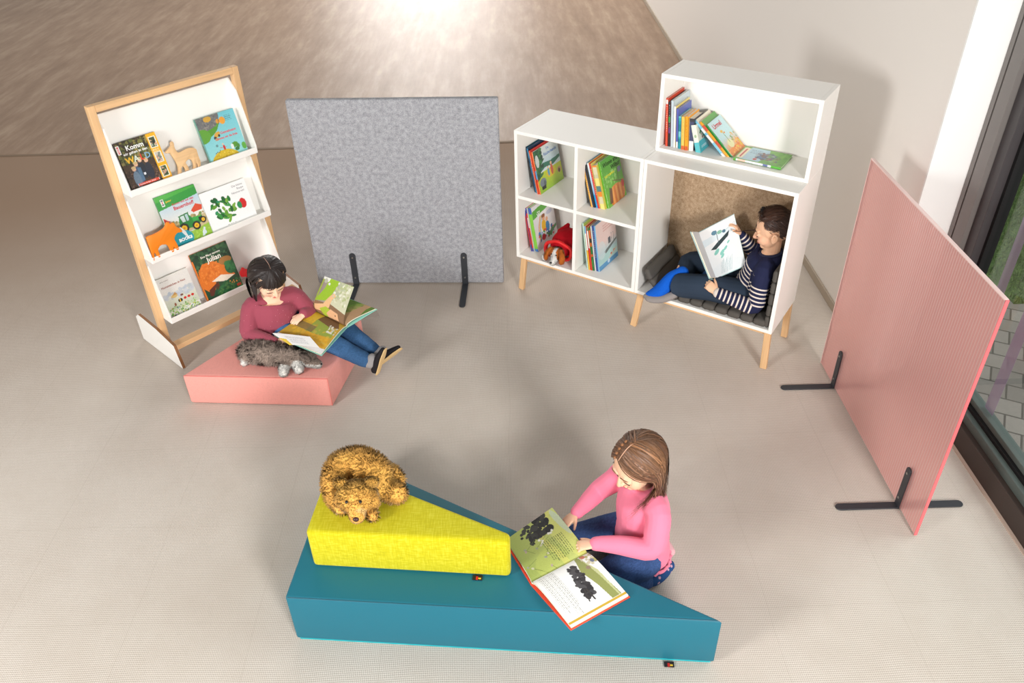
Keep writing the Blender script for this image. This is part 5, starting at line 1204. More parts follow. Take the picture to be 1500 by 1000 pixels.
# ================================================================ child 3: striped jumper, in the reading nook
CM = np.array(M_cab)
def K(u, v, z): return CM[:3, :3] @ A3(u, v, z)+CM[:3, 3]
def KD(u, v, z): return CM[:3, :3] @ A3(u, v, z)
f3 = KD(-1, -.10, 0); l3 = KD(.10, -1, 0)
p3 = thing('person', 'short-haired child in a navy and white striped jumper sitting inside the reading nook', 'person', Matrix.Translation(Vector(K(1.40, .20, .30))))
pel, wai, che, nek = K(1.408, .195, .375), K(1.428, .195, .44), K(1.450, .195, .525), K(1.468, .195, .592)
H3 = frame_fwd(K(1.462, .185, .735), KD(-.93, -.17, -.30), (0, 0, 1), 1.06)
shN, elN, wrN = K(1.476, .088, .535), K(1.462, .050, .352), K(1.272, .004, .390)
shF, elF, wrF = K(1.425, .300, .540), K(1.345, .300, .520), K(1.275, .255, .620)
hN, kN, aN = K(1.385, .125, .358), K(1.045, .035, .345), K(1.155, .200, .318)
hF, kF, aF = K(1.385, .262, .358), K(1.020, .262, .360), K(1.035, .085, .335)
handN = hand_parts(wrN, KD(-.72, .02, .42), KD(-.35, .65, -.5), -1, (.45, .6, .5), .98, .03, (.5, .3, .3))
handF = hand_parts(wrF, KD(-.52, -.12, .85), KD(-.75, -.35, -.4), 1, (.30, .45, .4), .98, .04, (.5, .35, .2))
body = head_parts(H3, 1.1, .98)+handN+handF+[limb([nek-A3(0, 0, .03), H3[:3, 3]+KD(.012, 0, -.055)], [.043, .040], 16),
        torso([(pel, .10, .085), (wai, .09, .075), (che, .10, .075), (nek-A3(0, 0, .02), .07, .055)], f3),
        limb([nek-A3(0, 0, .03), shN, elN, wrN], [.04, .035, .028, .019]), limb([nek-A3(0, 0, .03), shF, elF, wrF], [.04, .034, .027, .019]),
        limb([pel, hN, kN, aN], [.06, .058, .045, .030]), limb([pel, hF, kF, aF], [.06, .058, .045, .030])]
V, F = remesh(body, .003, 3)
obj('body', (V, F), M_skin, p3, world=True, smooth=True, col=paint_skin(V, H3, (240, 192, 158), lips=(206, 120, 108)))
face_feats(p3, V, H3, (74, 50, 38), k=1.7)
def stripe_mat():
    m, nt, b = nmat('striped_jersey'); a = nd(nt, 'ShaderNodeAttribute', attribute_name='s'); y = nd(nt, 'ShaderNodeAttribute', attribute_name='yoke')
    fr = mathn(nt, 'FRACT', mathn(nt, 'DIVIDE', a.outputs['Fac'], .0235)); st_ = mathn(nt, 'LESS_THAN', fr, .36)
    k = mathn(nt, 'MULTIPLY', st_, mathn(nt, 'SUBTRACT', 1.0, mathn(nt, 'GREATER_THAN', y.outputs['Fac'], .5)))
    nt.links.new(mixc(nt, k, lin((38, 42, 72)), lin((228, 216, 206))), b.inputs['Base Color']); b.inputs['Roughness'].default_value = .85; b.inputs['Specular IOR Level'].default_value = .15
    bump(nt, b, noise(nt, coords(nt), 420, 2), .25, .002); return m
armsN = [shN, elN, wrN]; armsF = [shF, elF, wrF]
def s_attr(V):
    ax = unit(nek-pel); s = (V-pel) @ ax; d_t = np.linalg.norm((V-pel)-np.outer(s, ax), axis=1)-.10
    best = d_t.copy(); yoke = (s > .158).astype(float)
    for arm in (armsN, armsF):
        L1 = np.linalg.norm(arm[1]-arm[0]); t1, e1 = segt(V, arm[0], arm[1]); t2, e2 = segt(V, arm[1], arm[2]); L2 = np.linalg.norm(arm[2]-arm[1])
        fore = e2 < e1; sa = np.where(fore, L1+t2*L2, t1*L1); e = np.minimum(e1, e2)-.045
        m = (e < best) & (sa > .02); s = np.where(m, .2-sa, s); best = np.where(m, e, best)
        yoke = np.where(m, (sa < .075).astype(float), yoke)
    return {'s': s+2.0, 'yoke': yoke}
cloth('striped_jumper', [torso([(pel-A3(0, 0, .035), .122, .105), (pel, .122, .105), (wai, .116, .10), (che, .122, .098), (nek-A3(0, 0, .022), .102, .074), (nek+A3(0, 0, .004), .058, .054)], f3, False),
        limb([nek-A3(0, 0, .045), shN, (shN+elN)/2+KD(.006, -.006, 0), elN+KD(.008, -.006, -.006), (elN+wrN)/2+KD(.01, 0, -.012), wrN+KD(.012, 0, -.003)], [.056, .052, .048, .043, .037, .029]),
        limb([nek-A3(0, 0, .045), shF, (shF+elF)/2, elF+KD(.004, 0, -.008), (elF+wrF)/2, wrF+KD(.006, .004, -.010)], [.056, .050, .046, .041, .036, .029])],
      stripe_mat(), p3, .0035, 4, None, .0018, 48, 21, attrfn=s_attr)
V2 = [nek+l3*.055*math.cos(t_)+f3*.052*math.sin(t_)+A3(0, 0, .006-.012*math.sin(t_)) for t_ in np.linspace(0, 2*PI, 17)]
obj('collar_band', loft(V2, [.0085]*17, 8), plain('navy_rib', (34, 38, 66), .9), p3, world=True, smooth=True)
obj('placket', bar(nek+f3*.066+A3(0, 0, -.012), che+f3*.099+A3(0, 0, .028), .022, .006, up=tuple(f3)), plain('navy_rib', (34, 38, 66), .9), p3, world=True)
for q in (.35, .8):
    c_ = (nek+f3*.066+A3(0, 0, -.012))*(1-q)+(che+f3*.099+A3(0, 0, .028))*q+f3*.006
    obj('button', ell(c_, (.0055, .0055, .0055), seg=10, rings=8), plain('horn_button', (150, 110, 90), .4), p3, world=True, smooth=True)
tc = lambda V: np.array(lin((48, 60, 76)))[None]*(1+.22*vnoise(V, 26, 9))[:, None]
cloth('trousers', [limb([pel, hN, (hN+kN)/2+KD(0, -.008, .012), kN, (kN+aN)/2, aN], [.080, .078, .074, .064, .052, .045]), limb([pel, hF, (hF+kF)/2+KD(0, 0, .03), kF+A3(0, 0, .012), (kF+aF)/2, aF], [.080, .076, .070, .060, .052, .044]), ell(pel-A3(0, 0, .010), (.10, .10, .062))],
      M_denim, p3, .0045, 3, None, .0030, 38, 22, colfn=tc)
obj('turned_cuff', loft([aN+unit(kN-aN)*.020, aN-unit(kN-aN)*.004], [.0475, .048], 18), plain('beige_cuff', (176, 160, 138), .9, nscale=300, nstr=.3), p3, world=True, smooth=True)
blue = plain('blue_felt', (24, 96, 206), .9, .1, nscale=160, nstr=.3, vary=.15); den = plain('grey_felt_sole', (148, 142, 140), .95, .05, nscale=220, nstr=.4, vary=.12)
t_ = unit(KD(-.76, -.52, -.38))
hl = K(1.015, .075, .385)
so = cloth('slipper', [limb([K(1.035, .10, .385), K(.998, .045, .360), K(.955, -.006, .300), K(.905, -.040, .272)], [(.036, .040), (.040, .043), (.044, .034), (.026, .018)])], blue, p3, .003, 3, None, .0010, 60, 31)
obj('sole', remesh([limb([K(1.040, .000, .300), K(.985, -.030, .272), K(.925, -.050, .264), K(.893, -.048, .268)], [(.024, .020), (.030, .022), (.030, .020), (.016, .014)])], .003, 3), den, so, world=True, smooth=True)
cloth('slipper', [limb([aN+KD(.0, -.012, .035), aN+KD(.04, .03, .03), aN+KD(.08, .06, .015)], [.040, .038, .028])], plain('blue_denim_slipper', (56, 90, 140), .9, .1, nscale=300, nstr=.4, vary=.1), p3, .003, 3, None, .001, 60, 33)
# hair: short dark brown, brushed forward and up at the front
rg = np.random.default_rng(9); hb = (70, 48, 40); R_ = np.array((.0775, .094, .0885))
def hairline(d): return (d[1] > -.52 and d[2] > .50) or (d[1] > .02 and d[2] > -.50 and not (d[1] < .22 and d[2] < -.05)) or (d[1] > -.45 and d[2] > .22) or (d[1] > -.20 and d[2] > .0)
pieces = [scalp(hairline, R_*.99, (58, 40, 34))]
def boyhair(n, sampler, flow, ln, lift, w=.0035, base=hb, el=.0):
    a = sampler(n); a /= np.linalg.norm(a, axis=1)[:, None]; keep = np.array([hairline(d) for d in a]); a = a[keep]; n = len(a)
    fl = flow(a)+rg.normal(0, .12, a.shape); b = a+fl*ln; P_, O_ = slerp_paths(a, b, R_, 6, rg.uniform(.0, lift, n), el); return ribbons(P_, O_, w, haircols(base, n, rg, .28), rg, .2)
sph = lambda n: rg.normal(size=(n, 3))
pieces.append(boyhair(1500, sph, lambda a: np.stack([0*a[:, 0], .55+0*a[:, 1], -.55+0*a[:, 0]], 1), .30, .05))
pieces.append(boyhair(900, lambda n: np.stack([rg.uniform(-.7, .7, n), rg.uniform(-.6, .6, n), rg.uniform(.55, .9, n)], 1), lambda a: np.stack([.5+0*a[:, 0], -.75+0*a[:, 0], .2+0*a[:, 0]], 1), .50, .11, .0042, (74, 50, 40), .06))
pieces.append(boyhair(420, lambda n: np.stack([rg.uniform(-.6, .6, n), rg.uniform(-.62, -.35, n), rg.uniform(.6, .8, n)], 1), lambda a: np.stack([.6+0*a[:, 0], -.25+0*a[:, 0], .65+0*a[:, 0]], 1), .45, .10, .0042, (66, 44, 36), .14))
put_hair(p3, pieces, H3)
# =================================================================== OPEN BOOKS HELD BY THE CHILDREN
def patch(S1, S2, O1, O2, bulge, n):
    """page surface: u 0 spine -> 1 outer edge, v 0 bottom (S2/O2) -> 1 top (S1/O1)"""
    S1, S2, O1, O2, n = [np.array(q, float) for q in (S1, S2, O1, O2, n)]
    def f(u, v):
        u = u[:, None]; v = v[:, None]
        P = (S2*(1-v)+S1*v)*(1-u)+(O2*(1-v)+O1*v)*u
        return P+n*(bulge*np.sin(PI*np.clip(u, 0, 1)**.55)*(1-.15*u))
    return f
def page_block(fn, n, th, nu=14, taper=.0):
    """block of leaves under a page surface"""
    (T, F) = grid(fn, nu, 1); B = T-np.array(n)*th; m = len(T); w = nu+1
    out = [tuple(i for i in f) for f in F]+[tuple(i+m for i in f[::-1]) for f in F]
    for i in range(nu):
        out.append((i+1, i, i+m, i+1+m)); a = w+i; out.append((a, a+1, a+1+m, a+m))
    out.append((0, w, w+m, m)); out.append((nu, nu+m, nu+w+m, nu+w))
    return np.concatenate([T-np.array(n)*.0004, B]), out
def board(pts, n, th):
    P = np.array(pts, float); n = np.array(n)
    V = np.concatenate([P, P-n*th]); k = len(P)
    return V, [tuple(range(k)), tuple(range(2*k-1, k-1, -1))]+[(i, i+k, (i+1) % k+k, (i+1) % k) for i in range(k)]
def page_obj(par, canvas, fn, flip=False, name='page', eps=0.0):
    (V, F), col = canvas.mesh(lambda X, Y: fn(1-X if flip else X, Y))
    return obj(name, (V, F), M_printed, par, world=True, smooth=True, col=col)
# ---- the book on the teal seat
bk1 = thing('open_book', 'large open picture book with green and white pages lying on the teal seat', 'book', Vector((.16, 1.98, .2595)))
S1, S2 = A3(.262, 2.031, .272), A3(.048, 1.905, .272)
LO1, LO2 = A3(.142, 2.258, .282), A3(-.046, 2.108, .271)
RO1, RO2 = A3(.392, 1.838, .2725), A3(.178, 1.713, .2725)
up = A3(0, 0, 1)
fl = patch(S1, S2, LO1, LO2, .012, up); fr_ = patch(S1, S2, RO1, RO2, .019, up)
c = Canvas(.25, .245, 150, (160, 172, 90))      # left page: x 0 outer edge .. 1 spine, y 0 bottom .. 1 top
c.vgrad((148, 162, 84), (196, 204, 120), 0, 1); r_ = random.Random(3)
c.ell(.55, .86, .5, .16, (208, 212, 120), .2, .7); c.ell(.85, .45, .25, .3, (176, 186, 96), .5, .6); c.ell(.3, .95, .3, .06, (190, 206, 190), .1, .7); c.poly([(0, .95), (.4, .55), (1, .7), (1, .6), (.4, .45), (0, .8)], (212, 206, 110), .5)
# dark bush with pale blossoms
for k in range(46):
    c.ell(r_.uniform(.0, .34), r_.uniform(.36, .80), r_.uniform(.03, .08), r_.uniform(.03, .07), r_.choice([(42, 42, 42), (52, 52, 50), (34, 34, 36), (60, 60, 58)]), r_.uniform(0, 3))
for k in range(16): c.ell(r_.uniform(.02, .40), r_.uniform(.24, .44), r_.uniform(.02, .05), r_.uniform(.02, .045), r_.choice([(40, 40, 40), (58, 58, 54)]), r_.uniform(0, 3))
for x, y in ((.36, .74), (.39, .70), (.38, .66), (.44, .50), (.48, .48), (.40, .46)): c.ell(x, y, .022, .022, (226, 226, 214))
for k in range(10):
    x, y = r_.uniform(.35, .95), r_.uniform(.05, .5); c.line([(x, y), (x+r_.uniform(-.2, .2), y+r_.uniform(.1, .3))], .007, (96, 110, 52), .8)
    c.ell(x, y, .025, .018, r_.choice([(176, 150, 150), (150, 150, 140), (200, 196, 170)]), r_.uniform(0, 3), .8)
c.textlines(.48, .92, .46, .86, 11, (86, 100, 60), .75); c.grain(.05)
page_obj(bk1, c, fl, flip=True, name='left_page')
c = Canvas(.253, .245, 160, (240, 240, 238))   # right page: x 0 spine .. 1 outer, y 0 bottom(front-left) .. 1 top
c.textlines(.05, .92, .06, .34, 12, (150, 148, 140), .75, .25, 2)
c.poly([(.02, .74), (.30, .66), (.62, .74), (.92, .78), (.92, .94), (.55, .90), (.25, .84), (.0, .80)], (150, 156, 92)); c.poly([(.1, .80), (.5, .86), (.92, .90), (.92, .92), (.4, .90)], (196, 200, 150)); c.spots(16, .02, .3, .8, 1, [(206, 200, 170), (150, 130, 110), (180, 176, 110)], .015, .04, 3)
c.ell(.05, .86, .05, .04, (196, 120, 100)); c.ell(.20, .94, .04, .03, (110, 120, 140))
# dark leafy bush drawn on the page
for k in range(60):
    q = r_.random(); c.ell(.14+.58*q+r_.uniform(-.02, .02), .60-.06*q+r_.uniform(-.075, .075)*(1-.35*abs(q-.5)), r_.uniform(.03, .06), r_.uniform(.025, .05), r_.choice([(62, 60, 62), (72, 70, 72), (54, 52, 54), (82, 80, 82)]), r_.uniform(0, 3))
c.line([(.60, .55), (.80, .56)], .022, (66, 62, 60)); c.line([(.58, .52), (.79, .47)], .018, (66, 62, 60))
c.rect(.93, .965, 0, 1, (206, 170, 60)); c.rect(.965, 1, 0, 1, (246, 246, 244)); c.grain(.02)
page_obj(bk1, c, fr_, name='right_page')
blk = plain('page_edges', (232, 226, 206), .8, .2)
obj('page_block', page_block(fl, up, .008), blk, bk1, world=True); obj('page_block', page_block(fr_, up, .0085), blk, bk1, world=True)
red = plain('vermilion_cover', (232, 84, 58), .45, .4)
def outset(P, c0, k): return [p+unit(p-c0)*k for p in P]
cL = (S1+S2+LO1+LO2)/4; cR = (S1+S2+RO1+RO2)/4
obj('cover', merge([board(outset([S1-up*.0095, LO1-up*.0095, LO2-up*.0095, S2-up*.0095], cL-up*.0095, .007), up, .003), board(outset([S1-up*.0098, S2-up*.0098, RO2-up*.0098, RO1-up*.0098], cR-up*.0098, .007), up, .003)]), red, bk1, world=True)
# ---- the book on the lap of child 2
bk2 = thing('open_book', 'open picture book with yellow and green pages held on the lap of the plum-jumpered child', 'book', Vector((-1.0, 3.55, .31)))
S1, S2 = A3(-1.062, 3.690, .318), A3(-.868, 3.534, .318)
LO1, LO2 = A3(-1.238, 3.490, .305), A3(-.966, 3.322, .296)
RO1, RO2 = A3(-.872, 3.712, .375), A3(-.713, 3.592, .385)
nL = unit(np.cross(LO2-S2, S1-S2)); nL = nL*np.sign(nL[2]); nR = unit(np.cross(RO2-S2, S1-S2)); nR = nR*np.sign(nR[2])
fl = patch(S1, S2, LO1, LO2, .012, nL); fr_ = patch(S1, S2, RO1, RO2, .018, nR)
c = Canvas(.25, .30, 130, (196, 160, 60))    # x 0 spine, y 0 bottom(front right) 1 top
c.vgrad((150, 120, 60), (212, 172, 52), .3, .8); c.rect(0, .34, .55, 1, (220, 180, 50)); c.poly([(0, .62), (0, .2), (.20, .05), (.34, .4), (.25, .66)], (118, 84, 52)); c.poly([(.2, .66), (.30, .1), (.52, .05), (.62, .62)], (150, 164, 66)); c.spots(26, .22, .42, .05, .3, [(226, 222, 206), (206, 200, 180)], .015, .035, 3)
c.poly([(.60, .70), (.56, .06), (.86, .02), (.9, .5)], (214, 162, 44)); c.spots(60, .3, .9, .0, .9, [(230, 186, 60), (190, 150, 56), (204, 176, 80)], .02, .05, 6, .45); c.rect(.40, .58, .5, 1, (120, 100, 70), .8); c.poly([(.86, 0), (1, 0), (1, 1), (.90, 1)], (226, 224, 224)); c.grain(.05)
page_obj(bk2, c, fl, name='left_page')
c = Canvas(.20, .25, 110, (96, 124, 54)); c.vgrad((186, 150, 110), (98, 136, 52), .15, .6); c.poly([(0, .0), (.5, 0), (1, .22), (1, .36), (.4, .30), (0, .5)], (172, 138, 104)); c.spots(40, 0, 1, .3, 1, [(86, 120, 48), (116, 150, 62), (76, 108, 46)], .03, .08, 4, .6); c.grain(.04)
page_obj(bk2, c, fr_, name='right_page')
obj('page_block', page_block(fl, nL, .005), blk, bk2, world=True); obj('page_block', page_block(fr_, nR, .006), blk, bk2, world=True)
teal = plain('mint_cover', (146, 204, 190), .45, .4)
cL = (S1+S2+LO1+LO2)/4; cR = (S1+S2+RO1+RO2)/4
obj('cover', merge([board(outset([S1-nL*.0065, LO1-nL*.0065, LO2-nL*.0065, S2-nL*.0065], cL-nL*.0065, .006), nL, .003), board(outset([S1-nR*.0075, S2-nR*.0075, RO2-nR*.0075, RO1-nR*.0075], cR-nR*.0075, .006), nR, .003)]), teal, bk2, world=True)
gc_ = A3(-.690, 3.556, .362)
obj('back_sheet', board([RO2-nR*.014, gc_-nR*.004, (RO2+S2)/2-nR*.016], nR, .001), plain('grey_brown_sheet', (128, 116, 108), .8), bk2, world=True)
# upright leaf
U1, U2 = A3(-.997, 3.776, .482), A3(-.829, 3.690, .462); nU = unit(np.cross(U1-S1, S2-S1)); nU = -nU if nU[1] > 0 else nU
fu = patch(S1+A3(0, 0, .004), S2+A3(-.006, 0, .004), U1, U2, .020, nU)
c = Canvas(.21, .24, 120, (150, 166, 70))    # x 0 spine .. 1 free edge (top in the picture), y 0 right .. 1 left
c.vgrad((196, 206, 170), (146, 130, 124), .1, .95); c.poly([(.30, 1), (.42, .62), (1, .45), (1, .80), (.7, .84)], (150, 186, 50)); c.poly([(.05, .66), (.45, .54), (.55, .30), (.95, .18), (1, .0), (0, 0), (0, .3)], (206, 206, 176)); c.spots(60, .42, .98, .05, .5, [(216, 216, 190), (196, 196, 160), (182, 190, 140), (226, 226, 206)], .02, .045, 5)
c.poly([(0, 1), (0, .0), (.26, 0), (.36, .5), (.30, 1)], (140, 108, 80)); c.poly([(.06, .95), (.10, .70), (.26, .52), (.48, .50), (.60, .42), (.66, .50), (.58, .58), (.44, .66), (.30, .72), (.20, .98)], (230, 186, 138)); c.ell(.58, .50, .03, .025, (196, 200, 180))
c.poly([(.0, .62), (.14, .80), (.26, .62), (.20, .40), (.06, .34)], (170, 190, 60)); c.poly([(.02, .50), (.10, .56), (.24, .46), (.20, .22), (.04, .16)], (226, 176, 132)); c.ell(.13, .28, .02, .02, (80, 60, 50)); c.spots(14, .8, 1, .75, 1, [(206, 206, 196), (176, 176, 160), (226, 226, 216)], .03, .06, 2); c.grain(.05)
page_obj(bk2, c, fu, name='upright_leaf')
c = Canvas(.21, .12, 60, (236, 234, 232)); c.textlines(.22, .8, .2, .8, 9, (170, 170, 176), .8, .1); c.poly([(0, .0), (.1, 0), (.16, .5), (0, .6)], (222, 190, 70))
wp = patch(A3(-1.240, 3.474, .327), A3(-1.134, 3.384, .312), A3(-1.035, 3.424, .334), A3(-.976, 3.348, .318), .004, A3(0, 0, 1))
page_obj(bk2, c, wp, name='turned_leaf')
# ---- the book of child 3
bk3 = thing('open_book', 'open picture book with a boat on its pale page, held up in the reading nook', 'book', Matrix.Translation(Vector(K(1.20, .12, .5))))
S1, S2 = K(1.082, .135, .630), K(1.232, .065, .430); RO1, RO2 = K(1.222, .262, .722), K(1.356, .168, .500)
camv = np.array((0, 0, 2.72)); LO1 = (S1+unit(camv-S1)*.150)+K(-.030, .0, .0)-K(0, 0, 0); LO2 = (S2+unit(camv-S2)*.150)+K(-.022, .0, .0)-K(0, 0, 0)
nR = unit(np.cross(RO2-S2, S1-S2)); nR = nR if nR @ (camv-S1) > 0 else -nR
nL = unit(np.cross(LO2-S2, S1-S2)); nL = nL if nL @ KD(1, 0, 0) > 0 else -nL
fr_ = patch(S1, S2, RO1, RO2, .010, nR); fl = patch(S1, S2, LO1, LO2, .010, nL)
c = Canvas(.21, .27, 130, (236, 238, 240)); c.vgrad((232, 238, 240), (240, 240, 240)); c.poly([(0, .80), (1, .84), (1, .74), (.4, .70), (0, .66)], (206, 224, 232), .6); c.ell(.5, .1, .5, .2, (226, 234, 238), 0, .5)
c.poly([(.16, .56), (.30, .53), (.72, .68), (.78, .77), (.36, .64)], (40, 58, 62)); c.line([(.42, .62), (.44, .88)], .016, (70, 90, 96)); c.ell(.38, .85, .075, .055, (90, 130, 150)); c.ell(.52, .82, .07, .045, (130, 180, 160)); c.ell(.64, .80, .05, .04, (80, 120, 140)); c.line([(.68, .80), (.97, .88)], .007, (150, 190, 196)); c.line([(.97, .88), (.90, .70)], .006, (170, 200, 206))
for a, b, q in ((.30, .48, .10), (.44, .43, .09), (.56, .48, .07), (.42, .36, .07), (.68, .57, .05)): c.ell(a, b, q, q*.45, (100, 190, 174), .6, .85)
for k in range(12): x = .24+.03*k; c.line([(x, .04), (x+.05, .16), (x+.10+.01*(k % 3), .26+.02*(k % 4))], .006, (90, 150, 156), .85)
c.grain(.012); page_obj(bk3, c, fr_, name='right_page')
c = Canvas(.16, .27, 60, (206, 208, 212)); c.vgrad((214, 216, 220), (224, 226, 228)); page_obj(bk3, c, fl, name='left_page')
obj('page_block', page_block(fr_, nR, .007), blk, bk3, world=True); obj('page_block', page_block(fl, nL, .007), blk, bk3, world=True)
cL = (S1+S2+LO1+LO2)/4; cR = (S1+S2+RO1+RO2)/4
obj('cover', merge([board(outset([S1-nL*.0085, LO1-nL*.0085, LO2-nL*.0085, S2-nL*.0085], cL-nL*.0085, .005), nL, .003), board(outset([S1-nR*.0085, S2-nR*.0085, RO2-nR*.0085, RO1-nR*.0085], cR-nR*.0085, .005), nR, .003)]), plain('pale_aqua_cover', (176, 214, 214), .45, .4), bk3, world=True)

# =================================================================== PLUSH TOYS
M_fur = painted('plush_fur', .85, .12, sheen=.15, soft=True)
nt_ = M_fur.node_tree; b_ = nt_.nodes['Principled BSDF']; at_ = [n for n in nt_.nodes if n.type == 'ATTRIBUTE' and n.attribute_name == 'Col'][0]
tl_ = nd(nt_, 'ShaderNodeBsdfTranslucent'); nt_.links.new(at_.outputs['Color'], tl_.inputs[0]); tp_ = nd(nt_, 'ShaderNodeBsdfTransparent')
m1_ = nd(nt_, 'ShaderNodeMixShader'); m1_.inputs[0].default_value = .0; nt_.links.new(b_.outputs[0], m1_.inputs[1]); nt_.links.new(tl_.outputs[0], m1_.inputs[2])
ti_ = nd(nt_, 'ShaderNodeAttribute', attribute_name='tip'); m2_ = nd(nt_, 'ShaderNodeMixShader'); nt_.links.new(mathn(nt_, 'MULTIPLY', ti_.outputs['Fac'], .45), m2_.inputs[0])
nt_.links.new(m1_.outputs[0], m2_.inputs[1]); nt_.links.new(tp_.outputs[0], m2_.inputs[2]); nt_.links.new(m2_.outputs[0], nt_.nodes['Material Output'].inputs[0])
def fur(V, F, n, length, width, colfn, seed=0, flow=(0, 0, -.25), curl=.35, lenfn=None):
    """dense short pile: bent tapered blades standing on the surface, in one mesh with it"""
    r = np.random.default_rng(seed); tri = []
    for f in F:
        for k in range(1, len(f)-1): tri.append((f[0], f[k], f[k+1]))
    tri = np.array(tri); N = vnormals(V, F); A = np.linalg.norm(np.cross(V[tri[:, 1]]-V[tri[:, 0]], V[tri[:, 2]]-V[tri[:, 0]]), axis=1)
    t_ = r.choice(len(tri), n, p=A/A.sum()); u = r.random((n, 2)); sw = u.sum(1) > 1; u[sw] = 1-u[sw]; w_ = np.stack([1-u.sum(1), u[:, 0], u[:, 1]], 1)
    P = (V[tri[t_]]*w_[..., None]).sum(1); Nn = (N[tri[t_]]*w_[..., None]).sum(1); Nn /= np.linalg.norm(Nn, axis=1)[:, None]
    L = length*r.uniform(.6, 1.2, n)*(lenfn(P) if lenfn else 1)
    tuft = np.stack([vnoise(P, 130, seed+k) for k in range(3)], 1)
    d = Nn+np.array(flow)+tuft*curl+r.normal(0, .16, (n, 3)); d /= np.linalg.norm(d, axis=1)[:, None]
    sd = np.cross(d, r.normal(size=(n, 3))); sd /= np.linalg.norm(sd, axis=1)[:, None]; wd = (width*r.uniform(.7, 1.3, n))[:, None]
    L = L[:, None]; mid = P+d*L*.55; bend = d+tuft*curl*.6+np.array(flow)*.6; tip = mid+bend/np.linalg.norm(bend, axis=1)[:, None]*L*.5
    B = np.stack([P-sd*wd/2-Nn*.001, P+sd*wd/2-Nn*.001, mid-sd*wd*.42, mid+sd*wd*.42, tip], 1).reshape(-1, 3)
    i = np.arange(n)*5; m0 = len(V)
    FF = list(F)+[q for k in (i+m0).tolist() for q in ((k, k+1, k+3, k+2), (k+2, k+3, k+4))]
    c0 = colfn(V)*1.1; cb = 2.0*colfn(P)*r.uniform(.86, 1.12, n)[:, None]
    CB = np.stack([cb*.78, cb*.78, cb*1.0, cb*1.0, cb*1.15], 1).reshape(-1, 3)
    NB = np.repeat(unit2(Nn+.35*d), 5, 0)
    return np.concatenate([V, B]), FF, hue_clip(np.concatenate([c0, CB])), np.concatenate([N, NB])
def hue_clip(c): return c/np.maximum(1, c.max(1)/.97)[:, None]
def unit2(a): return a/(np.linalg.norm(a, axis=1)[:, None]+1e-9)
def plush(name, parts, par, n, length, width, colfn, seed=0, voxel=.006, **kw):
    V, F = remesh(parts, voxel, 3); V, F, C, N = fur(V, F, n, length, width, colfn, seed, **kw)
    tipw = np.zeros(len(V)); tipw[-5*n:] = np.tile((.35, .35, .75, .75, 1), n)
    return obj(name, (V, F), M_fur, par, world=True, smooth=True, col=C, normals=N, attr={'tip': tipw})
# golden bear on the yellow cushion
zc = .4535
br = thing('plush_bear', 'golden plush bear lying curled on the yellow cushion', 'toy', Vector((-.60, 2.18, zc)))
hc = A3(-.588, 2.118, zc+.066)
def bearc(P):
    c = np.tile(np.array(lin((255, 190, 96))), (len(P), 1)); q = vnoise(P, 45, 3); c = c*(1+.10*q)[:, None]
    m = np.clip((np.linalg.norm(P-A3(-.581, 2.062, zc+.045), axis=1) < .034).astype(float), 0, 1)[:, None]; return np.clip(c*(1-m)+np.array(lin((240, 192, 122)))*m, 0, 1)
body = [limb([A3(-.690, 2.195, zc+.055), A3(-.668, 2.275, zc+.062), A3(-.600, 2.288, zc+.064), A3(-.535, 2.240, zc+.058), A3(-.508, 2.190, zc+.046)], [.045, .062, .068, .066, .048], 18),
        limb([A3(-.690, 2.20, zc+.045), A3(-.678, 2.145, zc+.035), A3(-.650, 2.100, zc+.028)], [.042, .034, .024]),
        limb([A3(-.520, 2.205, zc+.04), A3(-.478, 2.175, zc+.032), A3(-.450, 2.165, zc+.032)], [.044, .040, .040]),
        limb([A3(-.53, 2.26, zc+.045), A3(-.480, 2.262, zc+.035), A3(-.452, 2.235, zc+.03)], [.045, .036, .028]),
        limb([A3(-.60, 2.15, zc+.05), A3(-.545, 2.09, zc+.022), A3(-.528, 2.064, zc+.020)], [.04, .024, .020])]
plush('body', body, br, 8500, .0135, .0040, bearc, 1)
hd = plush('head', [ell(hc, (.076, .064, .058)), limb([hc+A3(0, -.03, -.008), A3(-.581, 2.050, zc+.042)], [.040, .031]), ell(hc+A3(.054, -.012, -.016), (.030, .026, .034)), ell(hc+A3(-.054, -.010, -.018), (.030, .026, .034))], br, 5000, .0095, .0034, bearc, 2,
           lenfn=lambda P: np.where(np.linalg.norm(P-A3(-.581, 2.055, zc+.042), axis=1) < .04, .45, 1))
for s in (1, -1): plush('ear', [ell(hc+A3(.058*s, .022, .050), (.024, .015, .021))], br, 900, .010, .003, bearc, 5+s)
eye = plain('black_bead', (24, 18, 18), .15, .6)
for s in (1, -1): obj('eye', ell(hc+A3(.025*s, -.0565, .032), .0062, seg=12, rings=8), eye, hd, world=True, smooth=True)
obj('nose', ell(A3(-.580, 2.0215, zc+.050), (.0115, .008, .0095), seg=14, rings=10), plain('brown_nose', (72, 42, 40), .35, .5), hd, world=True, smooth=True)
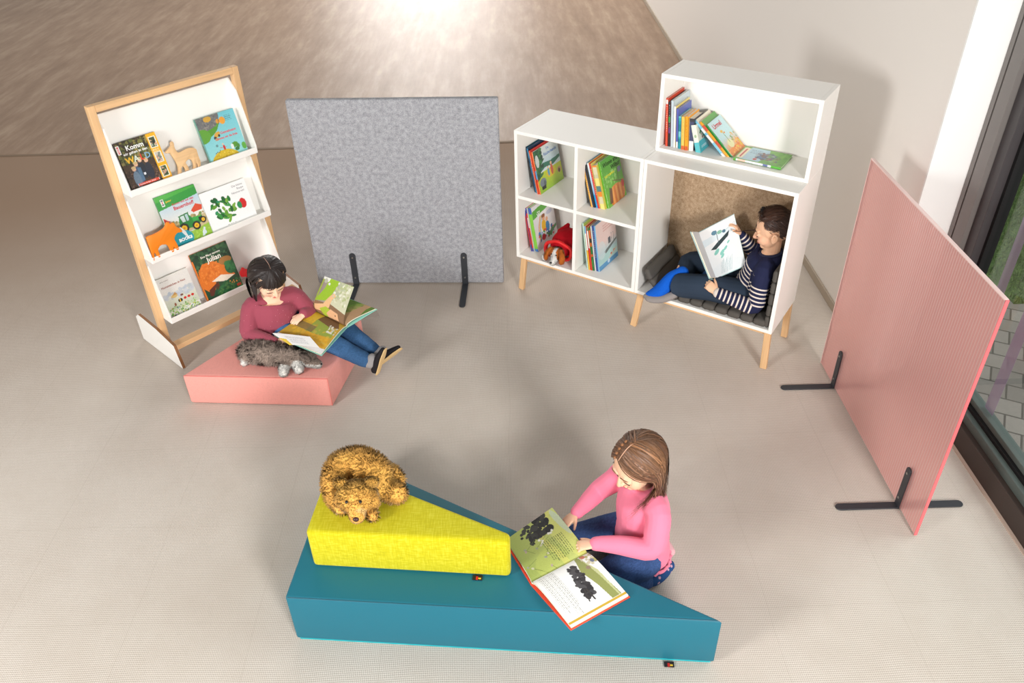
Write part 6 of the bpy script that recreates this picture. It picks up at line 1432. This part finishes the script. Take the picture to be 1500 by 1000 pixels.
# grey and white plush animal beside child 2
zc = .1895
dg_ = thing('plush_dog', 'grey and white plush animal lying at the front of the pink cushion', 'toy', Vector((-1.2, 3.39, zc)))
def dogc(P):
    c = np.tile(np.array(lin((150, 133, 122))), (len(P), 1)); c = c*(1+.22*vnoise(P, 55, 8))[:, None]; wh = np.array(lin((238, 234, 228)))
    m = (P[:, 2] < zc+.016) | (np.linalg.norm(P-A3(-1.098, 3.325, zc+.018), axis=1) < .044) | (np.linalg.norm(P-A3(-1.170, 3.300, zc+.01), axis=1) < .044) | ((P[:, 0] > -1.06) & (P[:, 2] < zc+.038)) | (np.linalg.norm(P-A3(-1.392, 3.388, zc+.01), axis=1) < .030)
    c[m] = wh*(1+.06*vnoise(P[m], 70, 2))[:, None]; return np.clip(c, 0, 1)
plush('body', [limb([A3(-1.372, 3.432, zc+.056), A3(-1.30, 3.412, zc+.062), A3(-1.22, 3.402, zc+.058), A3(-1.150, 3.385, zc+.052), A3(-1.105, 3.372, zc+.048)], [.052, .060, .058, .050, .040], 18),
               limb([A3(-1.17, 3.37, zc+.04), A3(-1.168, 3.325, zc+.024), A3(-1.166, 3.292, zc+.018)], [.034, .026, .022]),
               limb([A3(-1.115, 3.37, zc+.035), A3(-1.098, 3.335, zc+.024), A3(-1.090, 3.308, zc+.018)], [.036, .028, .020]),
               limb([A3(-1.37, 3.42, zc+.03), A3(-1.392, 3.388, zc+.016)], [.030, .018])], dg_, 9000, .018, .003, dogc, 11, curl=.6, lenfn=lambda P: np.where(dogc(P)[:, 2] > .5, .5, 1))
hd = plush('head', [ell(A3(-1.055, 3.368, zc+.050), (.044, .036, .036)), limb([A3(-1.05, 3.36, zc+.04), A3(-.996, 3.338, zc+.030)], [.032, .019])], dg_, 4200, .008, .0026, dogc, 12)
plush('ear', [limb([A3(-1.075, 3.352, zc+.082), A3(-1.050, 3.338, zc+.080), A3(-1.030, 3.330, zc+.066)], [.010, .012, .008])], dg_, 900, .006, .0026, lambda P: np.tile(np.array(lin((112, 98, 90))), (len(P), 1)), 13)
obj('nose', ell(A3(-.978, 3.331, zc+.036), (.006, .005, .005), seg=10, rings=8), eye, hd, world=True, smooth=True)
# brown and white plush dog tucked in a red sack, lower left compartment
sk_ = thing('red_sack', 'red cloth sack lying in the lower left compartment', 'bag', M_cab @ Matrix.Translation((.27, .15, zL)))
def lc(*p): return K(p[0], p[1], zL+p[2])
sv, sf = remesh([limb([lc(.262, .108, .070), lc(.264, .14, .075), lc(.268, .19, .078), lc(.275, .27, .058), lc(.28, .325, .035)], [(.078, .060), (.090, .068), (.092, .074), (.080, .050), (.050, .028)], 20), limb([lc(.21, .20, .11), lc(.225, .235, .150)], [.035, .012])], .005, 3)
sn = vnormals(sv, sf); ql = vnoise(sv, 38, 4); sv = sv+sn*(ql*.005)[:, None]; sv[:, 2] = np.maximum(sv[:, 2], zL+.001)
M_red = plain('red_plush_cloth', (178, 14, 30), .75, .15, nscale=30, nstr=.25)
obj('sack_cloth', (sv, sf), M_red, sk_, world=True, smooth=True)
rim = [lc(.264+.088*math.cos(a), .056+.006*math.sin(3*a), .068+.060*math.sin(a)+.004*math.sin(5*a)) for a in np.linspace(0, 2*PI, 33)]
rim = [A3(p[0], p[1], max(p[2], zL+.012)) for p in rim]
obj('hem', loft(rim, [(.013, .011)]*33, 10), plain('bright_red_satin', (222, 34, 36), .4, .4), sk_, world=True, smooth=True)
pd = thing('plush_puppy', 'brown and white plush puppy with its head looking out of the red sack', 'toy', M_cab @ Matrix.Translation((.275, .03, zL)))
def pupc(P):
    Lc = (P-CM[:3, 3]) @ CM[:3, :3]; c = np.tile(np.array(lin((188, 104, 40))), (len(P), 1))*(1+.15*vnoise(P, 60, 4))[:, None]
    m = (np.abs(Lc[:, 0]-.272) < .010+.35*np.clip(.09-(Lc[:, 2]-zL), 0, .05)) & (Lc[:, 1] < .035); c[m] = lin((240, 236, 230)); return np.clip(c, 0, 1)
hd = plush('head', [ell(lc(.272, .026, .070), (.042, .036, .036)), limb([lc(.272, .012, .056), lc(.272, -.022, .034)], [.030, .022])], pd, 4500, .005, .0024, pupc, 21, voxel=.004)
for s in (1, -1): plush('ear', [limb([lc(.272+s*.034, .016, .098), lc(.272+s*.052, -.002, .070), lc(.272+s*.054, -.012, .036)], [(.011, .010), (.018, .013), (.015, .011)])], hd, 1300, .005, .0024, lambda P: np.tile(np.array(lin((184, 100, 38))), (len(P), 1))*(1+.15*vnoise(P, 80, 4))[:, None], 22+s, voxel=.004)
for s in (1, -1): obj('eye', ell(lc(.272+s*.016, -.0115, .076), .0045, seg=10, rings=8), eye, hd, world=True, smooth=True)
obj('nose', ell(lc(.272, -.0445, .038), (.008, .006, .0065), seg=10, rings=8), eye, hd, world=True, smooth=True)
plush('paw', [ell(lc(.200, .004, .030), (.019, .024, .020))], pd, 700, .005, .0024, lambda P: np.tile(np.array(lin((238, 232, 226))), (len(P), 1)), 30, voxel=.004)
